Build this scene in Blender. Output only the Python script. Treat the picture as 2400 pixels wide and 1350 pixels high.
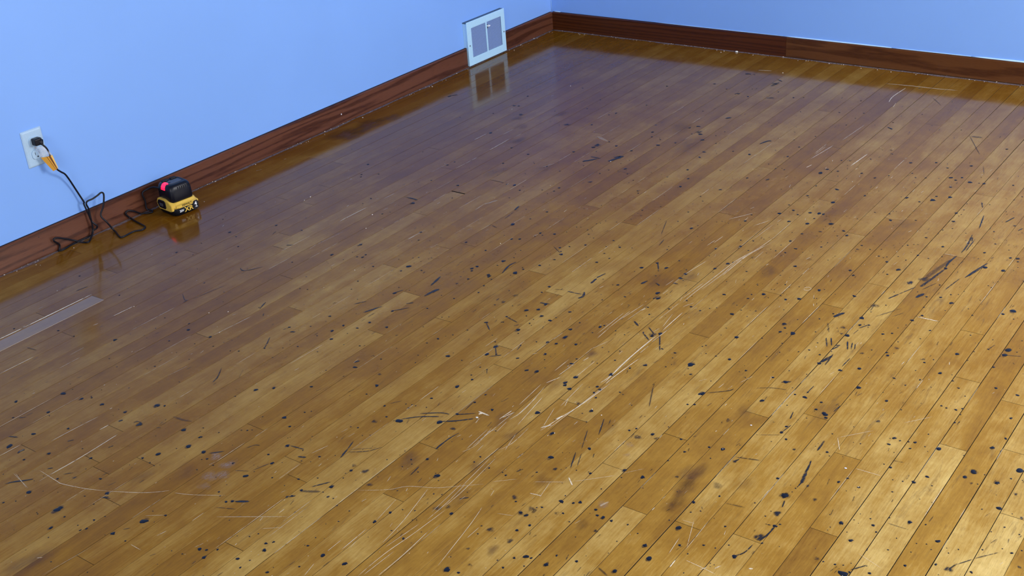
import bpy, bmesh, math, random
from mathutils import Matrix, Vector, noise

for o in list(bpy.data.objects):
    bpy.data.objects.remove(o)
S = bpy.context.scene
C = S.collection

# ------------------------------------------------------------------ camera
cam_data = bpy.data.cameras.new('camera')
cam_data.sensor_width = 36.0
cam_data.lens = 2819.55 / 2400 * 36.0
cam_data.clip_start = 0.02
cam = bpy.data.objects.new('camera', cam_data)
C.objects.link(cam)
RX = Vector((0.80587, 0.58792, -0.07014))
RY = Vector((0.21623, -0.40251, -0.88951))
RZ = Vector((-0.55120, 0.70166, -0.45149))
M = Matrix(((RX.x, -RY.x, -RZ.x, 3.23660), (RX.y, -RY.y, -RZ.y, -4.58837), (RX.z, -RY.z, -RZ.z, 1.49193), (0, 0, 0, 1)))
cam.matrix_world = M
S.camera = cam

# ------------------------------------------------------------------ world, daylight, exposure
S.view_settings.view_transform = 'Standard'
S.view_settings.look = 'None'
S.view_settings.gamma = 1.0
S.view_settings.use_curve_mapping = False
S.view_settings.exposure = 0.12
world = bpy.data.worlds.new('sky'); S.world = world
world.use_nodes = True
world.node_tree.nodes['Background'].inputs[0].default_value = (0.9, 0.92, 1.0, 1)
world.node_tree.nodes['Background'].inputs[1].default_value = 0.6
ROOM_X, ROOM_Y, ROOM_Z = 4.1, -6.2, 2.45
def window_light(name, loc, rot, sx, sy, power, color):
    l = bpy.data.lights.new(name, 'AREA'); l.shape = 'RECTANGLE'; l.size = sx; l.size_y = sy
    l.energy = power; l.color = color
    o = bpy.data.objects.new(name, l); C.objects.link(o); o.location = loc; o.rotation_euler = rot
    return o
SIDE_WIN = (-1.95, -0.55, 0.85, 2.15)       # y0, y1, z0, z1 of the window in the right wall
FILL_OPENING = (-4.00, -3.10, 0.02, 2.05)     # added unseen opening beside the camera, for the floor fill light
FRONT_WIN = (1.6, 3.9, 0.75, 2.15)         # x0, x1, z0, z1 of the window in the wall behind the camera
window_light('daylight_side', (ROOM_X + 0.16, -1.25, 1.50), (0, math.radians(90), 0), 1.3, 1.4, 118, (1.0, 0.955, 0.90))
window_light('added_fill_light', (ROOM_X + 0.16, -3.55, 1.03), (0, math.radians(90), 0), 1.9, 0.8, 30, (1.0, 0.96, 0.90))  # added fill light to brighten the lower-right floor
window_light('daylight_front', (2.75, ROOM_Y - 0.16, 1.45), (math.radians(90), 0, 0), 2.3, 1.4, 74, (1.0, 0.96, 0.90))

# ------------------------------------------------------------------ node helpers
def new_mat(name):
    m = bpy.data.materials.new(name); m.use_nodes = True
    nt = m.node_tree
    return m, nt, nt.nodes['Principled BSDF']
class N:
    def __init__(s, nt): s.nt = nt
    def __call__(s, typ, ins=None, **kw):
        n = s.nt.nodes.new(typ)
        for k, v in kw.items(): setattr(n, k, v)
        for k, v in (ins or {}).items():
            if isinstance(v, bpy.types.NodeSocket): s.nt.links.new(v, n.inputs[k])
            else: n.inputs[k].default_value = v
        return n
    def link(s, a, b): s.nt.links.new(a, b)
    def math(s, op, a, b=0.0, c=0.0):
        return s('ShaderNodeMath', {0: a, 1: b, 2: c}, operation=op).outputs[0]
    def mix(s, f, a, b):
        n = s.nt.nodes.new('ShaderNodeMix'); n.data_type = 'RGBA'
        for i, v in ((0, f), (6, a), (7, b)):
            if isinstance(v, bpy.types.NodeSocket): s.nt.links.new(v, n.inputs[i])
            else: n.inputs[i].default_value = v
        return n.outputs[2]
    def ramp(s, f, a, b, c=0.0, d=1.0):
        return s('ShaderNodeMapRange', {0: f, 1: a, 2: b, 3: c, 4: d}).outputs[0]
def simple(name, col, rough=0.5, spec=0.5, metal=0.0, emit=None, es=0.0, bump=None):
    m, nt, p = new_mat(name)
    p.inputs['Base Color'].default_value = (*col, 1); p.inputs['Roughness'].default_value = rough
    p.inputs['Metallic'].default_value = metal; p.inputs['Specular IOR Level'].default_value = spec
    if emit: p.inputs['Emission Color'].default_value = (*emit, 1); p.inputs['Emission Strength'].default_value = es
    n = N(nt); tc = n('ShaderNodeTexCoord').outputs['Object']
    sc, amt = bump or (300, 0.08)
    nz = n('ShaderNodeTexNoise', {'Vector': tc, 'Scale': sc, 'Detail': 2.0})
    b = n('ShaderNodeBump', {'Height': nz.outputs[0], 'Strength': amt, 'Distance': 0.0005}); n.link(b.outputs[0], p.inputs['Normal'])
    v = n.ramp(nz.outputs[0], 0.2, 0.8, 0.94, 1.06)
    n.link(n('ShaderNodeVectorMath', {0: (*col,), 3: v}, operation='SCALE').outputs[0], p.inputs['Base Color'])
    return m

# floorboards: every board has its own tone and seed (colour attribute 'plank': tone, seed, greyed, cup)
def floor_material():
    m, nt, p = new_mat('floorboard_varnish'); n = N(nt)
    at = n('ShaderNodeAttribute', attribute_name='plank'); sep = n('ShaderNodeSeparateColor', {0: at.outputs['Color']})
    tone, seed, greyed = sep.outputs[0], sep.outputs[1], sep.outputs[2]
    co = n('ShaderNodeTexCoord').outputs['Object']
    sx = n('ShaderNodeSeparateXYZ', {0: co})
    z = n.math('MULTIPLY', seed, 37.0)
    def V(fx, fy): return n('ShaderNodeCombineXYZ', {0: n.math('MULTIPLY', sx.outputs[0], fx), 1: n.math('MULTIPLY', sx.outputs[1], fy), 2: z}).outputs[0]
    fig = n('ShaderNodeTexNoise', {'Vector': V(16, 2.4), 'Scale': 1.0, 'Detail': 5.0, 'Roughness': 0.6, 'Distortion': 0.6}).outputs[0]
    grain = n('ShaderNodeTexNoise', {'Vector': V(260, 16), 'Scale': 1.0, 'Detail': 3.0, 'Roughness': 0.65, 'Distortion': 0.4}).outputs[0]
    pore = n('ShaderNodeTexNoise', {'Vector': V(700, 55), 'Scale': 1.0, 'Detail': 2.0}).outputs[0]
    big = n('ShaderNodeTexNoise', {'Vector': co, 'Scale': 1.1, 'Detail': 3.0}).outputs[0]
    mid = n('ShaderNodeTexNoise', {'Vector': co, 'Scale': 7.0, 'Detail': 6.0, 'Roughness': 0.7}).outputs[0]
    t = n.math('ADD', tone, n.ramp(fig, 0.3, 0.7, -0.13, 0.13))
    t = n.math('ADD', t, n.ramp(grain, 0.35, 0.65, -0.07, 0.07))
    t = n.math('ADD', t, n.ramp(mid, 0.3, 0.7, -0.10, 0.10))
    cr = n('ShaderNodeValToRGB', {0: t}); e = cr.color_ramp.elements
    e[0].position = 0.0; e[0].color = COL_DARK
    e[1].position = 1.0; e[1].color = COL_LIGHT
    k = cr.color_ramp.elements.new(0.45); k.color = COL_MID
    # wearing finish with painted light falloff: darker orange along walls, lighter into the room
    wear_and_light = n.math('ADD', n.ramp(sx.outputs[0], 0.0, 2.3, 0.0, 0.85), n.ramp(big, 0.35, 0.65, -0.22, 0.22))
    wear_and_light = n.math('ADD', wear_and_light, n.ramp(sx.outputs[1], -0.8, -3.4, -0.22, 0.26))
    wear_and_light = n.math('MINIMUM', wear_and_light, n.ramp(sx.outputs[1], -0.05, -1.5, 0.25, 1.0))
    wear_and_light = n('ShaderNodeClamp', {0: n.math('ADD', wear_and_light, n.ramp(mid, 0.3, 0.7, -0.08, 0.08))}).outputs[0]
    amber_shade = n.mix(0.5, n('ShaderNodeVectorMath', {0: cr.outputs[0], 1: (0.70, 0.52, 0.25)}, operation='MULTIPLY').outputs[0], COL_AMBER_SHADE)
    col = n.mix(wear_and_light, amber_shade, cr.outputs[0])
    painted_light = n.math('MULTIPLY', n.ramp(sx.outputs[0], 1.5, 2.9, 0.0, 1.0), n.ramp(sx.outputs[1], -1.6, -2.9, 0.0, 1.0))  # window light on the right foreground, painted in as paler boards
    painted_light = n('ShaderNodeClamp', {0: n.math('MULTIPLY', painted_light, n.ramp(mid, 0.25, 0.7, 0.35, 1.0))}).outputs[0]
    col = n.mix(n.math('MULTIPLY', painted_light, 0.6), col, n('ShaderNodeVectorMath', {0: col, 1: (1.9, 2.2, 3.3)}, operation='MULTIPLY').outputs[0])
    grime = n('ShaderNodeTexNoise', {'Vector': V(55, 7), 'Scale': 1.0, 'Detail': 6.0, 'Roughness': 0.75, 'Distortion': 1.2}).outputs[0]
    col = n.mix(n.math('MULTIPLY', n.ramp(grime, 0.56, 0.70), n.math('MULTIPLY', n.ramp(big, 0.4, 0.6, 0.25, 0.6), wear_and_light)), col, (0.10, 0.060, 0.030, 1))
    col = n.mix(n.math('MULTIPLY', n.ramp(pore, 0.58, 0.72, 0, 1), 0.28), col, (0.10, 0.045, 0.012, 1))
    col = n.mix(greyed, col, (0.33, 0.27, 0.23, 1))  # marked board is mixed towards pale grey
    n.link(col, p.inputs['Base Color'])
    dull = n.math('MULTIPLY', n.ramp(sx.outputs[0], 0.25, 1.5, 0.0, 1.0), n.ramp(sx.outputs[1], -0.35, -2.0, 0.0, 1.0))
    dull = n('ShaderNodeClamp', {0: n.math('ADD', dull, n.ramp(mid, 0.3, 0.7, -0.12, 0.12))}).outputs[0]
    r = n.math('ADD', n.ramp(mid, 0.3, 0.75, ROUGH0, ROUGH1), n.math('MULTIPLY', dull, 0.24))
    n.link(n.math('ADD', r, n.math('MULTIPLY', greyed, 0.1)), p.inputs['Roughness'])
    n.link(n.ramp(dull, 0.0, 1.0, 0.28, 0.06), p.inputs['Specular IOR Level']); p.inputs['IOR'].default_value = 1.45
    h = n.math('ADD', n.math('MULTIPLY', grain, 0.35), n.math('MULTIPLY', fig, 0.5))
    b = n('ShaderNodeBump', {'Height': h, 'Strength': 0.12, 'Distance': 0.0006})
    n.link(b.outputs[0], p.inputs['Normal'])
    return m
COL_DARK = (0.155, 0.068, 0.012, 1); COL_MID = (0.315, 0.163, 0.022, 1); COL_LIGHT = (0.58, 0.40, 0.115, 1); COL_AMBER_SHADE = (0.105, 0.034, 0.001, 1)
ROUGH0, ROUGH1 = 0.08, 0.15

# thin soft stain: alpha = strength (attribute 'ink'.r) x fall-off to the rim (attribute 'ink'.g), broken up by noise
def stain(name, col, rough, lo, hi, sc=(260, 90, 1)):
    m, nt, p = new_mat(name); n = N(nt)
    at = n('ShaderNodeAttribute', attribute_name='ink'); sep = n('ShaderNodeSeparateColor', {0: at.outputs['Color']})
    co = n('ShaderNodeTexCoord').outputs['Object']
    mp = n('ShaderNodeMapping', {0: co, 3: sc})
    nz = n('ShaderNodeTexNoise', {'Vector': mp.outputs[0], 'Scale': 1.0, 'Detail': 4.0, 'Roughness': 0.65}).outputs[0]
    f = n('ShaderNodeMath', {0: sep.outputs[1], 1: n.ramp(nz, lo, hi, 0.0, 1.7)}, operation='MULTIPLY', use_clamp=True).outputs[0]
    a = n('ShaderNodeMath', {0: f, 1: sep.outputs[0]}, operation='MULTIPLY', use_clamp=True).outputs[0]
    p.inputs['Base Color'].default_value = (*col, 1); p.inputs['Roughness'].default_value = rough
    n.link(a, p.inputs['Alpha'])
    return m

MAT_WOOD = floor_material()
MAT_GAP = simple('gap_dirt', (0.012, 0.008, 0.006), 0.9)
MAT_DROP = simple('tar_drop', (0.005, 0.008, 0.018), 0.42, spec=0.25, bump=(900, 0.3))
MAT_SMEAR = stain('tar_smear', (0.007, 0.008, 0.012), 0.45, 0.34, 0.56)
MAT_SCR = stain('scratch_bare_wood', (0.95, 0.84, 0.62), 0.6, 0.32, 0.54, (500, 60, 1))
MAT_BRN = stain('brown_stain_and_reflection', (0.10, 0.030, 0.006), 0.3, 0.25, 0.75, (45, 12, 1))
MAT_PNK = stain('scuffed_finish', (0.40, 0.30, 0.27), 0.55, 0.35, 0.65, (300, 120, 1))
MAT_DUST = stain('floor_dust', (0.22, 0.18, 0.20), 0.9, 0.25, 0.6, (140, 60, 1))
FLOOR_MATS = [MAT_WOOD, MAT_GAP, MAT_DROP, MAT_SMEAR, MAT_SCR, MAT_BRN, MAT_PNK, MAT_DUST]

def paint_material(name, col):
    m, nt, p = new_mat(name); n = N(nt)
    co = n('ShaderNodeTexCoord').outputs['Object']
    a = n('ShaderNodeTexNoise', {'Vector': co, 'Scale': 1.6, 'Detail': 3.0}).outputs[0]
    b_ = n('ShaderNodeTexNoise', {'Vector': co, 'Scale': 160.0, 'Detail': 3.0}).outputs[0]
    c2 = tuple(c * 0.95 for c in col)
    n.link(n.mix(n.ramp(a, 0.35, 0.65), (*col, 1), (*c2, 1)), p.inputs['Base Color'])
    p.inputs['Roughness'].default_value = 0.55; p.inputs['Specular IOR Level'].default_value = 0.35
    b = n('ShaderNodeBump', {'Height': b_, 'Strength': 0.12, 'Distance': 0.001}); n.link(b.outputs[0], p.inputs['Normal'])
    return m
MAT_WALL = paint_material('blue_wall_paint', (0.228, 0.440, 0.92))
MAT_CEIL = paint_material('ceiling_paint', (0.42, 0.40, 0.37))

def oak_material(name, axis, c_dark, c_mid, c_light, rough=0.3, sx=1.0, bands=1.0):
    m, nt, p = new_mat(name); n = N(nt)
    co = n('ShaderNodeTexCoord').outputs['Object']; s = n('ShaderNodeSeparateXYZ', {0: co})
    L = s.outputs[axis]; Zc = s.outputs[2]
    v = n('ShaderNodeCombineXYZ', {0: n.math('MULTIPLY', L, 1.5 * sx), 1: n.math('MULTIPLY', Zc, 22.0), 2: 0.0}).outputs[0]
    d = n('ShaderNodeTexNoise', {'Vector': v, 'Scale': 1.0, 'Detail': 2.0, 'Roughness': 0.5}).outputs[0]
    ph = n.math('ADD', n.math('MULTIPLY', Zc, 60.0 * bands), n.math('MULTIPLY', d, 8.0))
    w = n.math('SINE', n.math('MULTIPLY', ph, 2.6))
    w = n.ramp(w, -0.2, 1.0)
    g = n('ShaderNodeTexNoise', {'Vector': n('ShaderNodeCombineXYZ', {0: n.math('MULTIPLY', L, 30.0), 1: n.math('MULTIPLY', Zc, 700.0)}).outputs[0], 'Scale': 1.0, 'Detail': 3.0}).outputs[0]
    big = n('ShaderNodeTexNoise', {'Vector': v, 'Scale': 0.5, 'Detail': 2.0}).outputs[0]
    col = n.mix(n.ramp(big, 0.3, 0.7), c_mid, c_light)
    col = n.mix(n.math('MULTIPLY', w, n.ramp(g, 0.3, 0.62, 0.35, 0.95)), col, c_dark)
    col = n.mix(n.math('MULTIPLY', n.ramp(g, 0.55, 0.7), 0.5), col, c_dark)
    n.link(col, p.inputs['Base Color'])
    p.inputs['Roughness'].default_value = rough; p.inputs['Specular IOR Level'].default_value = 0.32
    b = n('ShaderNodeBump', {'Height': g, 'Strength': 0.2, 'Distance': 0.0006}); n.link(b.outputs[0], p.inputs['Normal'])
    return m
MAT_OAK_L = oak_material('stained_oak_left', 1, (0.036, 0.010, 0.006, 1), (0.105, 0.036, 0.018, 1), (0.135, 0.052, 0.030, 1))
MAT_OAK_B1 = oak_material('stained_oak_dark', 0, (0.030, 0.006, 0.002, 1), (0.065, 0.016, 0.003, 1), (0.085, 0.022, 0.006, 1), sx=0.5, bands=2.4)
MAT_OAK_B2 = oak_material('stained_oak_brown', 0, (0.045, 0.012, 0.003, 1), (0.095, 0.032, 0.008, 1), (0.120, 0.045, 0.013, 1), sx=1.2, bands=0.6)
MAT_CAULK = simple('white_caulk', (0.52, 0.76, 0.98), 0.5)
MAT_VENT = simple('white_enamel', (0.47, 0.76, 0.98), 0.32)
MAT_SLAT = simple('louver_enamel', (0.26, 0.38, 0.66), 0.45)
MAT_FLANGE_SHADE = simple('flange_shade', (0.07, 0.12, 0.17), 0.6)
MAT_CORNER = simple('corner_filler', (0.30, 0.54, 0.97), 0.5)
MAT_EDGE = simple('board_top_edge', (0.018, 0.014, 0.016), 0.8, spec=0.2)
MAT_VDARK = simple('duct_shadow', (0.05, 0.06, 0.09), 0.8)
MAT_STEEL = simple('steel', (0.35, 0.36, 0.38), 0.35, metal=0.9)
MAT_IVORY = simple('outlet_plastic', (0.42, 0.60, 0.78), 0.3)
MAT_SLOT = simple('slot_dark', (0.01, 0.012, 0.02), 0.6)
MAT_BLACK = simple('black_plastic', (0.002, 0.003, 0.006), 0.5, spec=0.22)
MAT_BLACK2 = simple('black_gloss_plastic', (0.003, 0.004, 0.010), 0.36, spec=0.28)
MAT_GREY = simple('grey_label', (0.055, 0.058, 0.07), 0.4)
MAT_YEL = simple('yellow_plastic', (0.72, 0.47, 0.07), 0.38)
MAT_WHITE = simple('white_print', (0.85, 0.87, 0.9), 0.5)
MAT_LED = simple('red_light', (0.8, 0.01, 0.03), 0.3, emit=(1.0, 0.008, 0.05), es=2.2)
MAT_CORD = simple('cord_rubber', (0.004, 0.0045, 0.009), 0.42, spec=0.3)
MAT_TAG = simple('orange_tag', (0.72, 0.36, 0.05), 0.3)
MAT_TAG2 = simple('orange_tag_brown', (0.17, 0.06, 0.012), 0.3)
MAT_TAG3 = simple('orange_tag_pale', (0.86, 0.55, 0.16), 0.3)
MAT_CRUMB = simple('plaster_crumb', (0.80, 0.72, 0.58), 0.8)
MAT_CHIP = simple('plaster_chip', (0.78, 0.80, 0.74), 0.8)
MAT_PAINTCHIP = simple('white_paint', (0.80, 0.82, 0.90), 0.5)
def film_material():
    m, nt, p = new_mat('clear_film'); n = N(nt)
    p.inputs['Base Color'].default_value = (0.80, 0.86, 0.95, 1); p.inputs['Roughness'].default_value = 0.12
    co = n('ShaderNodeTexCoord').outputs['Object']
    nz = n('ShaderNodeTexNoise', {'Vector': co, 'Scale': 60.0, 'Detail': 2.0}).outputs[0]
    n.link(n.ramp(nz, 0.3, 0.7, 0.12, 0.42), p.inputs['Alpha'])
    b = n('ShaderNodeBump', {'Height': nz, 'Strength': 0.6, 'Distance': 0.003}); n.link(b.outputs[0], p.inputs['Normal'])
    return m
MAT_FILM = film_material()

# ------------------------------------------------------------------ object helpers
def link_mesh(name, me, parent=None, mats=(), loc=None):
    o = bpy.data.objects.new(name, me); C.objects.link(o)
    for m in mats: me.materials.append(m)
    if parent: o.parent = parent
    if loc: o.location = loc
    return o
def obj(name, bm, mats, parent=None, smooth=False, loc=None):
    bmesh.ops.recalc_face_normals(bm, faces=bm.faces)
    me = bpy.data.meshes.new(name); bm.to_mesh(me); bm.free()
    if smooth:
        for f in me.polygons: f.use_smooth = True
    if not isinstance(mats, (list, tuple)): mats = [mats]
    return link_mesh(name, me, parent, mats, loc)
def thing(name, label, cat, loc=(0, 0, 0), rotz=0.0, group=None):
    o = bpy.data.objects.new(name, None); C.objects.link(o); o.empty_display_size = 0.05
    o.location = loc; o.rotation_euler = (0, 0, rotz); o['label'] = label; o['category'] = cat
    if group: o['group'] = group
    return o
def tag(o, label, cat, group=None, kind=None):
    o['label'] = label; o['category'] = cat
    if group: o['group'] = group
    if kind: o['kind'] = kind
    return o
def struct(o, label=None, cat=None):
    o['kind'] = 'structure'
    if label: o['label'] = label; o['category'] = cat
    return o
def box(bm, a, b, bevel=0.0, seg=2, mat=0):
    r = bmesh.ops.create_cube(bm, size=1.0)
    vs = r['verts']
    for v in vs:
        v.co = Vector([(a[i] + b[i]) / 2 + v.co[i] * (b[i] - a[i]) for i in range(3)])
    fs = set(f for v in vs for f in v.link_faces)
    for f in fs: f.material_index = mat
    if bevel > 0:
        es = list({e for v in vs for e in v.link_edges})
        bmesh.ops.bevel(bm, geom=es, offset=bevel, segments=seg, profile=0.5, affect='EDGES')
    return bm
def rrect(hx, hy, r, n=6):
    pts = []
    for k, (sx, sy) in enumerate(((1, 1), (-1, 1), (-1, -1), (1, -1))):
        for i in range(n + 1):
            a = math.radians(90 * k + 90 * i / n)
            pts.append((sx * (hx - r) + r * math.cos(a), sy * (hy - r) + r * math.sin(a)))
    return pts
def loft(bm, levels, cap=True, mat=0):
    rings = []
    for (z, cx, cy, hx, hy, r) in levels:
        rings.append([bm.verts.new((cx + x, cy + y, z)) for x, y in rrect(hx, hy, r)])
    for a, b in zip(rings, rings[1:]):
        n = len(a)
        for i in range(n):
            f = bm.faces.new((a[i], a[(i + 1) % n], b[(i + 1) % n], b[i])); f.material_index = mat; f.smooth = True
    if cap:
        bm.faces.new(rings[-1]).material_index = mat; bm.faces.new(list(reversed(rings[0]))).material_index = mat
    return bm
def prism(bm, poly, axis, a, b, mat=0):
    """extrude a polygon (given in the two other axes, in order) along an axis from a to b"""
    def P(p, t):
        q = list(p); q.insert(axis, t); return q
    v0 = [bm.verts.new(P(p, a)) for p in poly]; v1 = [bm.verts.new(P(p, b)) for p in poly]
    n = len(poly)
    for i in range(n): bm.faces.new((v0[i], v0[(i + 1) % n], v1[(i + 1) % n], v1[i])).material_index = mat
    bm.faces.new(v1).material_index = mat; bm.faces.new(list(reversed(v0))).material_index = mat
    return bm
def cyl(bm, c, axis, r, h, n=20, r2=None, mat=0):
    m = Matrix.Translation(c)
    if axis == 0: m = m @ Matrix.Rotation(math.pi / 2, 4, 'Y')
    if axis == 1: m = m @ Matrix.Rotation(math.pi / 2, 4, 'X')
    r_ = bmesh.ops.create_cone(bm, cap_ends=True, segments=n, radius1=r, radius2=r if r2 is None else r2, depth=h, matrix=m)
    for v in r_['verts']:
        for f in v.link_faces: f.material_index = mat
    return bm
def catmull(P, k=6):
    P = [Vector(p) for p in P]; out = []
    for i in range(len(P) - 1):
        a = P[max(i - 1, 0)]; b = P[i]; c = P[i + 1]; d = P[min(i + 2, len(P) - 1)]
        for j in range(k):
            t = j / k
            out.append(0.5 * ((2 * b) + (c - a) * t + (2 * a - 5 * b + 4 * c - d) * t * t + (-a + 3 * b - 3 * c + d) * t ** 3))
    out.append(P[-1]); return out
def tube(bm, path, r, n=10, mat=0):
    rings = []; up = Vector((0, 0, 1)); prev = None
    for i, p in enumerate(path):
        t = (path[min(i + 1, len(path) - 1)] - path[max(i - 1, 0)]).normalized()
        if prev is None: u = t.orthogonal().normalized()
        else:
            u = prev - t * prev.dot(t)
            u = u.normalized() if u.length > 1e-5 else t.orthogonal().normalized()
        prev = u; w = t.cross(u)
        rr = r(i / (len(path) - 1)) if callable(r) else r
        rings.append([bm.verts.new(p + (u * math.cos(2 * math.pi * k / n) + w * math.sin(2 * math.pi * k / n)) * rr) for k in range(n)])
    for a, b in zip(rings, rings[1:]):
        for k in range(n):
            f = bm.faces.new((a[k], a[(k + 1) % n], b[(k + 1) % n], b[k])); f.smooth = True; f.material_index = mat
    bm.faces.new(rings[-1]); bm.faces.new(list(reversed(rings[0])))
    return bm
def text(name, body, size, loc, rot, mat, parent, depth=0.0003, sx=1.0, bold=0.0):
    cu = bpy.data.curves.new(name, 'FONT'); cu.body = body; cu.size = size; cu.extrude = depth
    cu.align_x = 'CENTER'; cu.align_y = 'CENTER'; cu.offset = bold; cu.resolution_u = 3
    t = bpy.data.objects.new(name + '_curve', cu); C.objects.link(t)
    dg = bpy.context.evaluated_depsgraph_get()
    me = bpy.data.meshes.new_from_object(t.evaluated_get(dg)); me.name = name
    bpy.data.objects.remove(t); bpy.data.curves.remove(cu)
    for v in me.vertices: v.co.x *= sx
    me.materials.clear()
    o = link_mesh(name, me, parent, [mat], loc); o.rotation_euler = rot
    return o

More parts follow.
